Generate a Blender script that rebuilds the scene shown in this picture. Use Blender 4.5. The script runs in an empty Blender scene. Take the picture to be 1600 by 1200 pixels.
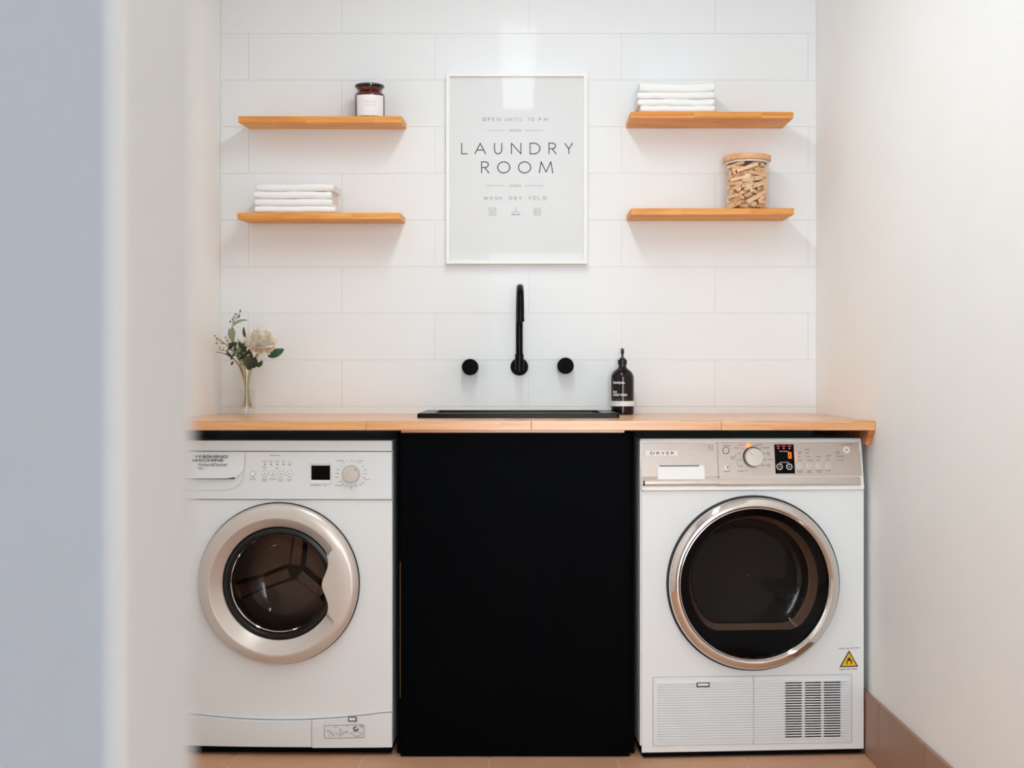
import bpy, bmesh, math, random
from mathutils import Vector, Matrix, Euler, Quaternion

# ------------------------------------------------------------------ camera, world, light, exposure
SC = bpy.context.scene
COL = SC.collection
CAM_D, CAM_H, FPX, VX, VY = 3.78, 1.03, 1833.0, 810.0, 590.0
cam_data = bpy.data.cameras.new('camera')
cam = bpy.data.objects.new('camera', cam_data)
COL.objects.link(cam)
cam.location = (0, -CAM_D, CAM_H)
cam.rotation_euler = (math.pi / 2, 0, 0)
cam_data.sensor_width = 36.0
cam_data.lens = FPX / 1600 * 36.0
cam_data.shift_x = -(VX - 800) / 1600
cam_data.shift_y = -(600 - VY) / 1600
cam_data.clip_start = 0.02
cam_data.dof.use_dof = True
cam_data.dof.focus_distance = 3.45
cam_data.dof.aperture_fstop = 2.9
SC.camera = cam

world = bpy.data.worlds.new('world')
SC.world = world
world.use_nodes = True
world.node_tree.nodes['Background'].inputs[0].default_value = (0.80, 0.88, 1.0, 1)
world.node_tree.nodes['Background'].inputs[1].default_value = 0.3


def area(name, loc, rot, sx, sy, power, color):
    l = bpy.data.lights.new(name, 'AREA')
    l.shape = 'RECTANGLE'
    l.size, l.size_y, l.energy, l.color = sx, sy, power, color
    o = bpy.data.objects.new(name, l)
    COL.objects.link(o)
    o.location, o.rotation_euler = loc, rot
    return o


BATTEN_L = 21.5
# added fill light behind the camera, daylight tint, no known source
area('rear_fill_light', (0.30, -6.4, 1.1), (math.radians(90), 0, 0), 1.25, 2.0, 82, (0.85, 0.94, 1.0))
# added overhead fill in the hallway, near white, no known source
area('overhead_fill_light', (-1.5, -4.7, 2.40), (0, 0, 0), 1.1, 1.1, 30, (0.96, 0.99, 1.0))

SC.view_settings.view_transform = 'Standard'
SC.view_settings.look = 'None'
SC.view_settings.gamma = 1
SC.view_settings.use_curve_mapping = False
SC.view_settings.exposure = -0.03
SC.cycles.max_bounces = 12
SC.cycles.diffuse_bounces = 8
SC.cycles.transparent_max_bounces = 16
SC.cycles.sample_clamp_indirect = 6
SC.cycles.caustics_reflective = False
SC.cycles.caustics_refractive = False


# ------------------------------------------------------------------ helpers
def lin(c):
    c = c / 255.0
    return c / 12.92 if c <= 0.04045 else ((c + 0.055) / 1.055) ** 2.4


def rgb(r, g, b):
    return (lin(r), lin(g), lin(b), 1.0)


def mat(name, col, rough=0.5, metal=0.0, spec=0.5, bump=0.0, bscale=200, vary=0.0, emit=None, estr=0.0, coat=0.0):
    m = bpy.data.materials.new(name)
    m.use_nodes = True
    nt = m.node_tree
    p = nt.nodes['Principled BSDF']
    p.inputs['Base Color'].default_value = col
    p.inputs['Roughness'].default_value = rough
    p.inputs['Metallic'].default_value = metal
    p.inputs['Specular IOR Level'].default_value = spec
    p.inputs['Coat Weight'].default_value = coat
    if emit:
        p.inputs['Emission Color'].default_value = emit
        p.inputs['Emission Strength'].default_value = estr
    tc = nt.nodes.new('ShaderNodeTexCoord')
    nz = nt.nodes.new('ShaderNodeTexNoise')
    nz.inputs['Scale'].default_value = bscale
    nz.inputs['Detail'].default_value = 3
    nt.links.new(tc.outputs['Object'], nz.inputs['Vector'])
    if bump:
        b = nt.nodes.new('ShaderNodeBump')
        b.inputs['Strength'].default_value = bump
        b.inputs['Distance'].default_value = 0.002
        nt.links.new(nz.outputs['Fac'], b.inputs['Height'])
        nt.links.new(b.outputs['Normal'], p.inputs['Normal'])
    # faint natural colour variation
    v = vary or 0.02
    mx = nt.nodes.new('ShaderNodeMix')
    mx.data_type = 'RGBA'
    n2 = nt.nodes.new('ShaderNodeTexNoise')
    n2.inputs['Scale'].default_value = 6
    nt.links.new(tc.outputs['Object'], n2.inputs['Vector'])
    nt.links.new(n2.outputs['Fac'], mx.inputs[0])
    mx.inputs[6].default_value = tuple(x * (1 - v) for x in col[:3]) + (1,)
    mx.inputs[7].default_value = tuple(min(1, x * (1 + v)) for x in col[:3]) + (1,)
    nt.links.new(mx.outputs[2], p.inputs['Base Color'])
    return m


def wood(name, light, dark, grain=1.0, rough=0.45, row=0.045, length=0.33, spec=0.4, vary=True, coat=0.0):
    m = bpy.data.materials.new(name)
    m.use_nodes = True
    nt = m.node_tree
    N, L = nt.nodes, nt.links
    p = N['Principled BSDF']
    p.inputs['Roughness'].default_value = rough
    p.inputs['Specular IOR Level'].default_value = spec
    p.inputs['Coat Weight'].default_value = coat
    p.inputs['Coat Roughness'].default_value = 0.28
    tc = N.new('ShaderNodeTexCoord')
    sep = N.new('ShaderNodeSeparateXYZ')
    L.new(tc.outputs['Object'], sep.inputs[0])
    add = N.new('ShaderNodeMath')
    add.operation = 'ADD'
    L.new(sep.outputs['Y'], add.inputs[0])
    L.new(sep.outputs['Z'], add.inputs[1])
    oi = N.new('ShaderNodeObjectInfo')
    ox = N.new('ShaderNodeMath')
    ox.operation = 'MULTIPLY_ADD'
    L.new(oi.outputs['Random'], ox.inputs[0])
    ox.inputs[1].default_value = 37.3
    L.new(sep.outputs['X'], ox.inputs[2])
    cmb = N.new('ShaderNodeCombineXYZ')
    L.new(ox.outputs[0], cmb.inputs[0])
    L.new(add.outputs[0], cmb.inputs[1])
    br = N.new('ShaderNodeTexBrick')
    br.inputs['Scale'].default_value = 1
    br.inputs['Mortar Size'].default_value = 0
    br.inputs['Brick Width'].default_value = length
    br.inputs['Row Height'].default_value = row
    br.inputs['Color1'].default_value = (0.0, 0.0, 0.0, 1)
    br.inputs['Color2'].default_value = (1, 1, 1, 1)
    L.new(cmb.outputs[0], br.inputs['Vector'])
    # grain
    cm2 = N.new('ShaderNodeCombineXYZ')
    L.new(ox.outputs[0], cm2.inputs[0])
    L.new(sep.outputs['Y'], cm2.inputs[1])
    L.new(sep.outputs['Z'], cm2.inputs[2])
    mp = N.new('ShaderNodeMapping')
    mp.inputs['Scale'].default_value = (2.2, 34, 34)
    L.new(cm2.outputs[0], mp.inputs['Vector'])
    off = N.new('ShaderNodeVectorMath')
    off.operation = 'MULTIPLY_ADD'
    L.new(br.outputs['Color'], off.inputs[0])
    off.inputs[1].default_value = (9, 9, 9)
    L.new(mp.outputs[0], off.inputs[2])
    nz = N.new('ShaderNodeTexNoise')
    nz.inputs['Scale'].default_value = 1.3
    nz.inputs['Detail'].default_value = 5
    nz.inputs['Distortion'].default_value = 0.7
    L.new(off.outputs[0], nz.inputs['Vector'])
    cr = N.new('ShaderNodeValToRGB')
    cr.color_ramp.elements[0].position = 0.30
    cr.color_ramp.elements[0].color = dark
    cr.color_ramp.elements[1].position = 0.66
    cr.color_ramp.elements[1].color = light
    L.new(nz.outputs['Fac'], cr.inputs['Fac'])
    mx = N.new('ShaderNodeMix')
    mx.data_type = 'RGBA'
    mx.blend_type = 'MULTIPLY'
    ml = N.new('ShaderNodeMath')
    ml.operation = 'MULTIPLY'
    L.new(br.outputs['Color'], ml.inputs[0])
    ml.inputs[1].default_value = 0.55 if vary else 0.1
    L.new(ml.outputs[0], mx.inputs[0])
    L.new(cr.outputs[0], mx.inputs[6])
    mx.inputs[7].default_value = (0.86, 0.74, 0.58, 1)
    L.new(mx.outputs[2], p.inputs['Base Color'])
    b = N.new('ShaderNodeBump')
    b.inputs['Strength'].default_value = 0.12
    b.inputs['Distance'].default_value = 0.001
    L.new(nz.outputs['Fac'], b.inputs['Height'])
    L.new(b.outputs['Normal'], p.inputs['Normal'])
    return m


def clear_glass(name, tint=(1, 1, 1, 1), ior=1.45, rough=0.0, gloss=(1, 1, 1, 1)):
    """Thin architectural glass: tinted transparency plus a Fresnel reflection."""
    m = bpy.data.materials.new(name)
    m.use_nodes = True
    nt = m.node_tree
    N, L = nt.nodes, nt.links
    N.remove(N['Principled BSDF'])
    out = N['Material Output']
    t = N.new('ShaderNodeBsdfTransparent')
    t.inputs[0].default_value = tint
    g = N.new('ShaderNodeBsdfGlossy')
    g.inputs['Roughness'].default_value = rough
    g.inputs['Color'].default_value = gloss
    f = N.new('ShaderNodeFresnel')
    # same index from either side of the pane
    geo = N.new('ShaderNodeNewGeometry')
    im = N.new('ShaderNodeMix')
    im.data_type = 'FLOAT'
    L.new(geo.outputs['Backfacing'], im.inputs[0])
    im.inputs[2].default_value = ior
    im.inputs[3].default_value = 1 / ior
    L.new(im.outputs[0], f.inputs['IOR'])
    mx = N.new('ShaderNodeMixShader')
    L.new(f.outputs[0], mx.inputs[0])
    L.new(t.outputs[0], mx.inputs[1])
    L.new(g.outputs[0], mx.inputs[2])
    L.new(mx.outputs[0], out.inputs[0])
    return m


class MB:
    """Collects shapes and links them as one mesh object."""

    def __init__(self):
        self.bm = bmesh.new()

    def _mi(self, faces, mi):
        for f in faces:
            f.material_index = mi

    def box(self, x0, x1, y0, y1, z0, z1, bevel=0.0, seg=2, mi=0):
        bm = self.bm
        vs = [bm.verts.new((x, y, z)) for x in (x0, x1) for y in (y0, y1) for z in (z0, z1)]
        F = [(0, 1, 3, 2), (4, 6, 7, 5), (0, 4, 5, 1), (2, 3, 7, 6), (0, 2, 6, 4), (1, 5, 7, 3)]
        fs = [bm.faces.new([vs[i] for i in f]) for f in F]
        self._mi(fs, mi)
        if bevel > 0:
            es = list({e for f in fs for e in f.edges})
            r = bmesh.ops.bevel(bm, geom=es, offset=bevel, segments=seg, affect='EDGES', profile=0.5)
            self._mi(r['faces'], mi)
        return self

    def prism(self, pts, y0, y1, mi=0):
        """polygon in x,z extruded along y"""
        bm = self.bm
        a = [bm.verts.new((x, y0, z)) for x, z in pts]
        b = [bm.verts.new((x, y1, z)) for x, z in pts]
        n = len(pts)
        fs = [bm.faces.new(a), bm.faces.new(b[::-1])]
        for i in range(n):
            j = (i + 1) % n
            fs.append(bm.faces.new((a[i], b[i], b[j], a[j])))
        self._mi(fs, mi)
        return self

    def sweep(self, rings, closed=True, caps=True, mi=0):
        bm = self.bm
        R = [[bm.verts.new(p) for p in ring] for ring in rings]
        n = len(R[0])
        fs = []
        for k in range(len(R) - 1):
            for i in range(n if closed else n - 1):
                j = (i + 1) % n
                fs.append(bm.faces.new((R[k][i], R[k][j], R[k + 1][j], R[k + 1][i])))
        if caps and closed:
            fs.append(bm.faces.new(R[0][::-1]))
            fs.append(bm.faces.new(R[-1]))
        self._mi(fs, mi)
        return self

    def lathe(self, prof, cx=0, cy=0, cz=0, seg=40, axis='z', mi=0, caps=False):
        """prof: list of (r, h) along the axis"""
        rings = []
        for r, h in prof:
            ring = []
            for i in range(seg):
                a = 2 * math.pi * i / seg
                c, s = math.cos(a) * r, math.sin(a) * r
                if axis == 'z':
                    ring.append((cx + c, cy + s, cz + h))
                else:
                    ring.append((cx + c, cy + h, cz + s))
            rings.append(ring)
        return self.sweep(rings, True, caps, mi)

    def tube(self, path, r, seg=12, mi=0, caps=True):
        path = [Vector(p) for p in path]
        rs = r if isinstance(r, (list, tuple)) else [r] * len(path)
        rings = []
        ref = None
        for i, p in enumerate(path):
            if i == 0:
                t = path[1] - p
            elif i == len(path) - 1:
                t = p - path[i - 1]
            else:
                t = path[i + 1] - path[i - 1]
            t.normalize()
            if ref is None:
                ref = t.orthogonal().normalized()
            else:
                ref = (ref - t * ref.dot(t)).normalized()
            b = t.cross(ref)
            rings.append([p + ref * math.cos(2 * math.pi * k / seg) * rs[i] + b * math.sin(2 * math.pi * k / seg) * rs[i]
                          for k in range(seg)])
        return self.sweep(rings, True, caps, mi)

    def grid(self, rows, mi=0, closed=False):
        bm = self.bm
        R = [[bm.verts.new(p) for p in r] for r in rows]
        fs = []
        for k in range(len(R) - 1):
            n = len(R[0])
            for i in range(n if closed else n - 1):
                j = (i + 1) % n
                fs.append(bm.faces.new((R[k][i], R[k][j], R[k + 1][j], R[k + 1][i])))
        self._mi(fs, mi)
        return self

    def disc(self, cx, y, cz, r, seg=20, mi=0):
        f = self.bm.faces.new([self.bm.verts.new((cx + r * math.cos(2 * math.pi * i / seg), y, cz + r * math.sin(2 * math.pi * i / seg))) for i in range(seg)])
        f.material_index = mi
        return self

    def sphere(self, c, r, sx=1, sy=1, sz=1, seg=12, mi=0):
        m = Matrix.Translation(c) @ Matrix.Diagonal((sx * r, sy * r, sz * r, 1))
        n0 = len(self.bm.faces)
        bmesh.ops.create_uvsphere(self.bm, u_segments=seg, v_segments=max(6, seg // 2), radius=1, matrix=m)
        self.bm.faces.ensure_lookup_table()
        for f in self.bm.faces[n0:]:
            f.material_index = mi
        return self

    def mesh(self, me, fn=None, mi=0):
        """append a datablock mesh through a mapping"""
        vs = [self.bm.verts.new(fn(v.co) if fn else v.co) for v in me.vertices]
        for p in me.polygons:
            try:
                f = self.bm.faces.new([vs[i] for i in p.vertices])
                f.material_index = mi
            except ValueError:
                pass
        return self

    def map(self, fn):
        for v in self.bm.verts:
            v.co = fn(v.co)
        return self

    def build(self, name, mats, parent=None, smooth=True, kind=None, label=None, normals=True):
        bm = self.bm
        if normals:
            bmesh.ops.recalc_face_normals(bm, faces=bm.faces[:])
        weighted = False
        me = bpy.data.meshes.new(name)
        bm.to_mesh(me)
        bm.free()
        for m in (mats if isinstance(mats, (list, tuple)) else [mats]):
            me.materials.append(m)
        if smooth:
            for p in me.polygons:
                p.use_smooth = True
            me.set_sharp_from_angle(angle=math.radians(38))
        if len(me.vertices) < 4000 and kind is None:
            weighted = True
        o = bpy.data.objects.new(name, me)
        if weighted:
            wn = o.modifiers.new('weighted_normal', 'WEIGHTED_NORMAL')
            wn.keep_sharp = True
        COL.objects.link(o)
        if parent:
            o.parent = parent
        if kind:
            o['kind'] = kind
        if label:
            o['label'] = label
        return o


def thing(name, loc, label, cat, group=None, rz=0.0):
    o = bpy.data.objects.new(name, None)
    o.empty_display_size = 0.05
    COL.objects.link(o)
    o.location = loc
    o.rotation_euler = (0, 0, rz)
    return tag(o, label, cat, group)


def tag(o, label, cat, group=None):
    o['label'] = label
    o['category'] = cat
    if group:
        o['group'] = group
    return o


def wx(px, d):
    return (px - VX) / FPX * d


def wz(py, d):
    return CAM_H - (py - VY) / FPX * d


_tcache = {}


def text_mesh(s, w=None, h=None, bold=0.0, spacing=1.0, shear=0.0):
    """Built-in font, as a flat mesh scaled to w x h metres, origin at the lower left of its box."""
    key = (s, bold, spacing, shear)
    if key not in _tcache:
        c = bpy.data.curves.new('lettering', 'FONT')
        c.body = s
        c.size = 1
        c.offset = bold
        c.space_character = spacing
        c.shear = shear
        c.resolution_u = 3
        o = bpy.data.objects.new('lettering_source', c)
        COL.objects.link(o)
        bpy.context.view_layer.update()
        me = bpy.data.meshes.new_from_object(o.evaluated_get(bpy.context.evaluated_depsgraph_get()))
        bpy.data.objects.remove(o)
        bpy.data.curves.remove(c)
        _tcache[key] = me
    me = _tcache[key]
    xs = [v.co.x for v in me.vertices]
    ys = [v.co.y for v in me.vertices]
    x0, x1, y0, y1 = min(xs), max(xs), min(ys), max(ys)
    sx = (w / (x1 - x0)) if w else None
    sy = (h / (y1 - y0)) if h else None
    sx = sx or sy
    sy = sy or sx
    return me, (lambda co: ((co.x - x0) * sx, (co.y - y0) * sy)), ((x1 - x0) * sx, (y1 - y0) * sy)


def put_text(mb, s, x, y, z, w=None, h=None, bold=0.0, spacing=1.0, shear=0.0, mi=0, wrap=None):
    """text in the x,z plane at depth y; (x, z) its lower left corner; wrap=(R) bends it round a vertical cylinder axis at 0,0"""
    me, f, size = text_mesh(s, w, h, bold, spacing, shear)

    def fn(co):
        a, b = f(co)
        if wrap:
            t = (x + a) / wrap
            return Vector((math.sin(t) * wrap, -math.cos(t) * wrap, z + b))
        return Vector((x + a, y, z + b))
    mb.mesh(me, fn, mi)
    return size


def arc(cx, cy, rx, ry, a0, a1, n=12):
    return [(cx + rx * math.cos(math.radians(a0 + (a1 - a0) * i / n)), cy + ry * math.sin(math.radians(a0 + (a1 - a0) * i / n))) for i in range(n + 1)]


GLYPH = {
    'L': [[(0, 1), (0, 0), (1, 0)]],
    'A': [[(0, 0), (.5, 1), (1, 0)], [(.19, .36), (.81, .36)]],
    'U': [[(0, 1), (0, .42)] + arc(.5, .42, .5, .42, 180, 360) + [(1, 1)]],
    'N': [[(0, 0), (0, 1), (1, 0), (1, 1)]],
    'D': [[(0, 0), (0, 1), (.4, 1)] + arc(.4, .5, .6, .5, 90, -90, 16) + [(0, 0)]],
    'R': [[(0, 0), (0, 1), (.5, 1)] + arc(.5, .745, .42, .255, 90, -90, 10) + [(0, .49)], [(.42, .49), (1, 0)]],
    'P': [[(0, 0), (0, 1), (.5, 1)] + arc(.5, .73, .45, .27, 90, -90, 10) + [(0, .46)]],
    'Y': [[(0, 1), (.5, .46), (1, 1)], [(.5, .46), (.5, 0)]],
    'O': [arc(.5, .5, .5, .5, 0, 360, 30)],
    '0': [arc(.5, .5, .42, .5, 0, 360, 20)],
    'M': [[(0, 0), (.14, 1), (.5, .08), (.86, 1), (1, 0)]],
    'W': [[(0, 1), (.27, 0), (.5, .9), (.73, 0), (1, 1)]],
    'E': [[(1, 1), (0, 1), (0, 0), (1, 0)], [(0, .52), (.85, .52)]],
    'F': [[(1, 1), (0, 1), (0, 0)], [(0, .5), (.85, .5)]],
    'T': [[(0, 1), (1, 1)], [(.5, 1), (.5, 0)]],
    'I': [[(.5, 1), (.5, 0)]],
    '1': [[(.2, .82), (.5, 1), (.5, 0)]],
    'H': [[(0, 1), (0, 0)], [(1, 1), (1, 0)], [(0, .52), (1, .52)]],
    'S': [arc(.5, .74, .42, .26, 50, 270, 10) + arc(.5, .25, .46, .24, 90, -140, 10)],
}


def strokes(mb, lines, fx, fz, y, wd, mi=0):
    for ln in lines:
        P = [Vector((fx(a), fz(b))) for a, b in ln]
        for a, b in zip(P, P[1:]):
            d = b - a
            if d.length < 1e-7:
                continue
            d.normalize()
            n = Vector((-d.y, d.x)) * wd / 2
            e = d * wd * 0.35
            q = [a - e + n, b + e + n, b + e - n, a - e - n]
            f = mb.bm.faces.new([mb.bm.verts.new((v.x, y, v.y)) for v in q])
            f.material_index = mi


# ------------------------------------------------------------------ materials
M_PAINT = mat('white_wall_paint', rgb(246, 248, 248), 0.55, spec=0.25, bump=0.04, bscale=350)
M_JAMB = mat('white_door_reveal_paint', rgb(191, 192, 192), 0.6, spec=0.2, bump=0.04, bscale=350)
M_HALL = mat('shaded_hall_paint', rgb(122, 126, 133), 0.6, spec=0.2, bump=0.04, bscale=350)
M_CEIL = mat('ceiling_paint', rgb(237, 240, 242), 0.8, spec=0.1)
M_TILE = mat('glazed_white_tile', rgb(236, 240, 243), 0.06, spec=0.045, bump=0.0, bscale=9)
M_GROUT = mat('pale_grout', rgb(232, 230, 227), 0.8, spec=0.1)
M_FLOOR = mat('beige_floor_tile', rgb(202, 154, 122), 0.5, bump=0.15, bscale=60, vary=0.10)
M_SKIRT = mat('taupe_skirting_tile', rgb(158, 124, 104), 0.45, bump=0.2, bscale=70, vary=0.14)
M_FGROUT = mat('floor_grout', rgb(205, 178, 158), 0.8)
M_SHELF = wood('oiled_shelf_oak', rgb(245, 180, 96), rgb(214, 132, 42), row=0.05, length=0.21)
M_TOP = wood('laminated_beech_worktop', rgb(236, 182, 126), rgb(208, 142, 84), rough=0.30, row=0.044, length=0.42, spec=0.6, coat=0.6)
M_CLEAT = wood('pine_cleat', rgb(232, 168, 112), rgb(176, 104, 60), row=0.012, length=0.5)
M_UNDER = mat('shade_toned_underside', rgb(36, 24, 18), 0.7, spec=0.1)  # shade of the gap below the worktop put into the colour
M_BLACK = mat('matt_black_laminate', rgb(1, 2, 4), 0.5, spec=0.03)
M_BLACK2 = mat('black_carcass', rgb(7, 7, 9), 0.8, spec=0.05)
M_TAP = mat('matt_black_tapware', rgb(3, 3, 5), 0.22, spec=0.12)
M_KNOB = mat('matt_black_knob', rgb(3, 3, 5), 0.45, spec=0.05)
M_SINK = mat('black_granite_sink', rgb(4, 4, 5), 0.25, spec=0.14, bump=0.05, bscale=800)
M_WHITE = mat('white_enamel', rgb(232, 236, 238), 0.22, spec=0.35)
M_WHITE2 = mat('white_plastic', rgb(228, 233, 236), 0.32, spec=0.35)
M_WHITE3 = mat('bright_white_plastic', rgb(238, 239, 239), 0.3, spec=0.4)
M_SEAM = mat('panel_seam_grey', rgb(128, 122, 118), 0.7)
M_SEAMD = mat('dark_seam', rgb(28, 18, 20), 0.6)
M_SILVER = mat('silver_door_plastic', rgb(212, 203, 196), 0.34, metal=0.45)
M_FASCIA = mat('brushed_silver_fascia', rgb(196, 184, 176), 0.38, metal=0.55, bump=0.03, bscale=900)
M_FASCIA2 = mat('silver_fascia_lip', rgb(214, 204, 196), 0.22, metal=0.75)
M_CHROME = mat('chrome', rgb(232, 226, 222), 0.06, metal=1.0)
M_DIAL = mat('satin_dial', rgb(208, 202, 192), 0.38, metal=0.35)
M_RUBBER = mat('dark_rubber', rgb(22, 20, 21), 0.35, spec=0.5)
M_DISPLAY = mat('black_display', rgb(3, 3, 5), 0.08, spec=0.1)
M_DRUM = mat('steel_drum', rgb(150, 130, 116), 0.3, metal=0.9)
M_DRUM2 = mat('dark_dryer_drum', rgb(92, 80, 74), 0.5, metal=0.4)
M_PRINT = mat('grey_print', rgb(120, 118, 118), 0.6)
M_PRINTD = mat('dark_print', rgb(52, 38, 42), 0.6)
M_PRINTL = mat('pale_grey_print', rgb(168, 164, 160), 0.6)
M_LAMP_O = mat('orange_lamp', rgb(255, 150, 70), 0.4, emit=rgb(255, 150, 80), estr=1.0)
M_DIGIT = mat('orange_digit', rgb(200, 70, 10), 0.4, emit=rgb(255, 110, 20), estr=1.4)
M_LED_R = mat('red_led', rgb(180, 60, 70), 0.4, emit=rgb(230, 90, 90), estr=0.7)
M_YEL = mat('warning_yellow', rgb(240, 190, 20), 0.45)
M_INK = mat('black_ink', rgb(20, 12, 14), 0.5)
M_LABEL = mat('white_label', rgb(240, 238, 238), 0.5)
M_TOWEL = mat('white_terry', rgb(248, 248, 248), 0.95, spec=0.05, bump=0.5, bscale=900)
M_PAPER = mat('white_paper', rgb(230, 231, 231), 0.7, spec=0.05)
M_FRAME = mat('white_frame', rgb(240, 240, 238), 0.4, spec=0.3)
M_INKG = mat('soft_black_print', rgb(34, 46, 46), 0.7)
M_INKG2 = mat('grey_green_print', rgb(140, 152, 152), 0.7)
M_AMBER = mat('dark_amber_glass', rgb(84, 20, 13), 0.06, spec=0.6, coat=0.5)
M_LID = mat('black_lid', rgb(20, 12, 12), 0.1, spec=0.6)
M_BOTTLE = mat('dark_brown_bottle', rgb(20, 10, 10), 0.10, spec=0.35)
M_PUMP = mat('black_pump', rgb(8, 8, 9), 0.3, spec=0.4)
M_GLASS = clear_glass('clear_glass', (0.975, 0.98, 0.975, 1), ior=1.5)
M_PGLASS = clear_glass('picture_glass', (0.99, 0.995, 1, 1), ior=1.12)
M_WATER = clear_glass('water', (0.96, 0.97, 0.95, 1), ior=1.2)
M_WGLASS = clear_glass('washer_door_glass', (0.52, 0.49, 0.47, 1), ior=1.28)
M_DGLASS = clear_glass('dryer_door_glass', (0.34, 0.31, 0.30, 1), ior=1.28, rough=0.03)
M_JARGLASS = clear_glass('jar_glass', (0.985, 0.985, 0.98, 1), ior=1.22)
M_BOWLW = mat('lit_bowl_wall', rgb(92, 72, 60), 0.12, spec=0.6)  # lighter brown carries the light caught on the bowl's inner wall
M_SPIDER = mat('drum_back_steel', rgb(150, 128, 112), 0.22, metal=0.9)
M_GLASSBLK = mat('black_glass_rim', rgb(3, 3, 4), 0.06, spec=0.12)
M_LIDW = wood('jar_lid_wood', rgb(236, 190, 150), rgb(206, 150, 104), row=0.05, length=0.5, vary=False)
M_PEG = wood('peg_pine', rgb(255, 228, 194), rgb(244, 200, 158), row=0.02, length=0.2, rough=0.6)
M_PEGD = mat('peg_steel', rgb(150, 140, 130), 0.4, metal=0.8)
M_STEM = mat('green_brown_stem', rgb(170, 152, 84), 0.5)
M_STEMB = mat('brown_stem', rgb(140, 104, 60), 0.6)
M_LEAF = mat('deep_green_leaf', rgb(38, 82, 44), 0.4, vary=0.2)
M_LEAFD = mat('dark_olive_leaf', rgb(48, 56, 32), 0.45, vary=0.2)
M_LEAFG = mat('grey_green_leaf', rgb(134, 146, 116), 0.6, vary=0.15)
M_BERRY = mat('grey_green_berry', rgb(106, 110, 92), 0.6)
M_BUD = mat('cream_bud', rgb(236, 220, 200), 0.7)
M_PETAL = mat('cream_petal', rgb(255, 253, 247), 0.7, spec=0.1, vary=0.06)
M_PETALP = mat('blush_petal', rgb(242, 224, 204), 0.7, spec=0.1, vary=0.08)
M_PETALC = mat('ivory_petal', rgb(236, 225, 198), 0.7, spec=0.1, vary=0.08)
M_DIFF = mat('lamp_diffuser', rgb(240, 240, 240), 0.6, emit=(0.90, 0.98, 1.0, 1), estr=BATTEN_L)

# ------------------------------------------------------------------ the setting
WL, WR = -0.959, 0.959           # side walls
HR = 2.43                        # ceiling height
YE = -6.5                        # end of the hallway
rnd = random.Random(7)


def struct(mb, name, m):
    return mb.build(name, m, kind='structure', smooth=False)


# back wall with its long glazed tiles, half bond
wall_back = struct(MB().box(WL, WR, -0.0042, 0.12, 0, HR), 'wall_back', M_GROUT)
k = 0
z0 = 0.937 - 0.15
row = 0
while z0 < HR - 0.01:
    offA = (row % 2 == 0)
    start = -0.868 - 0.6 if offA else -0.567 - 0.6
    x = start
    while x < WR:
        a, b = max(WL + 0.0015, x + 0.0006), min(WR - 0.0015, x + 0.6 - 0.0006)
        if b - a > 0.01:
            t0, t1 = max(z0, 0.0) + 0.0006, min(z0 + 0.15, HR) - 0.0006
            mb = MB().box(-(b - a) / 2, (b - a) / 2, -0.005, 0.004, -(t1 - t0) / 2, (t1 - t0) / 2, 0.0006, 2)
            o = mb.build('tile', M_TILE, wall_back)
            o.location = ((a + b) / 2, -0.0012 + rnd.uniform(-0.0003, 0.0003), (t0 + t1) / 2)
            o.rotation_euler = (math.radians(rnd.uniform(-0.02, 0.02)), 0, math.radians(rnd.uniform(-0.03, 0.03)))
        x += 0.6
    z0 += 0.15
    row += 1

wall_right = struct(MB().box(WR, WR + 0.12, YE, 0.12, 0, HR), 'wall_right', M_PAINT)
wall_left = struct(MB().box(WL - 0.12, WL, -3.15, 0.12, 0, HR), 'wall_left', M_PAINT)
# the partition whose door reveal fills the left of the frame
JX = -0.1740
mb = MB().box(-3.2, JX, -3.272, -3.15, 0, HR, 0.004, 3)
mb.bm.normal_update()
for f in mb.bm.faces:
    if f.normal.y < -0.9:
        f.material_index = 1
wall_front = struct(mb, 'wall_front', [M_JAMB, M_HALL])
wall_hall_back = struct(MB().box(-3.32, WR + 0.12, YE - 0.12, YE, 0, HR), 'wall_hall_back', M_PAINT)
wall_hall_left = struct(MB().box(-3.32, -3.2, YE, -3.15, 0, HR), 'wall_hall_left', M_PAINT)
ceiling = struct(MB().box(-3.32, WR + 0.12, YE - 0.12, 0.12, HR, HR + 0.1), 'ceiling', M_CEIL)

floor = struct(MB().box(-3.32, WR + 0.12, YE - 0.12, 0.12, -0.1, -0.002), 'floor', M_FGROUT)
P = 0.345
for i in range(-4, 4):
    for j in range(0, 13):
        x0 = -0.078 + P * i
        y1 = -0.36 - P * (j - 2)
        a, b = max(WL + 0.002, x0 + 0.0022), min(WR - 0.002, x0 + P - 0.0022)
        c, d = y1 - P + 0.0022, min(-0.006, y1 - 0.0022)
        if b - a < 0.02 or d - c < 0.02:
            continue
        o = MB().box(a, b, c, d, -0.008, 0.0, 0.0012, 1).build('floor_tile', M_FLOOR, floor)

base = struct(MB().box(WR - 0.004, WR, YE, -0.01, 0, 0.170), 'baseboard_right', M_FGROUT)
y = -0.345
for k in range(12):
    y1 = -0.35 - P * (k - 1)
    y0 = y1 - P
    MB().box(WR - 0.012, WR - 0.002, y0 + 0.0018, min(-0.012, y1 - 0.0018), 0.002, 0.172, 0.0015, 2).build('skirting_tile', M_SKIRT, base)

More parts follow.
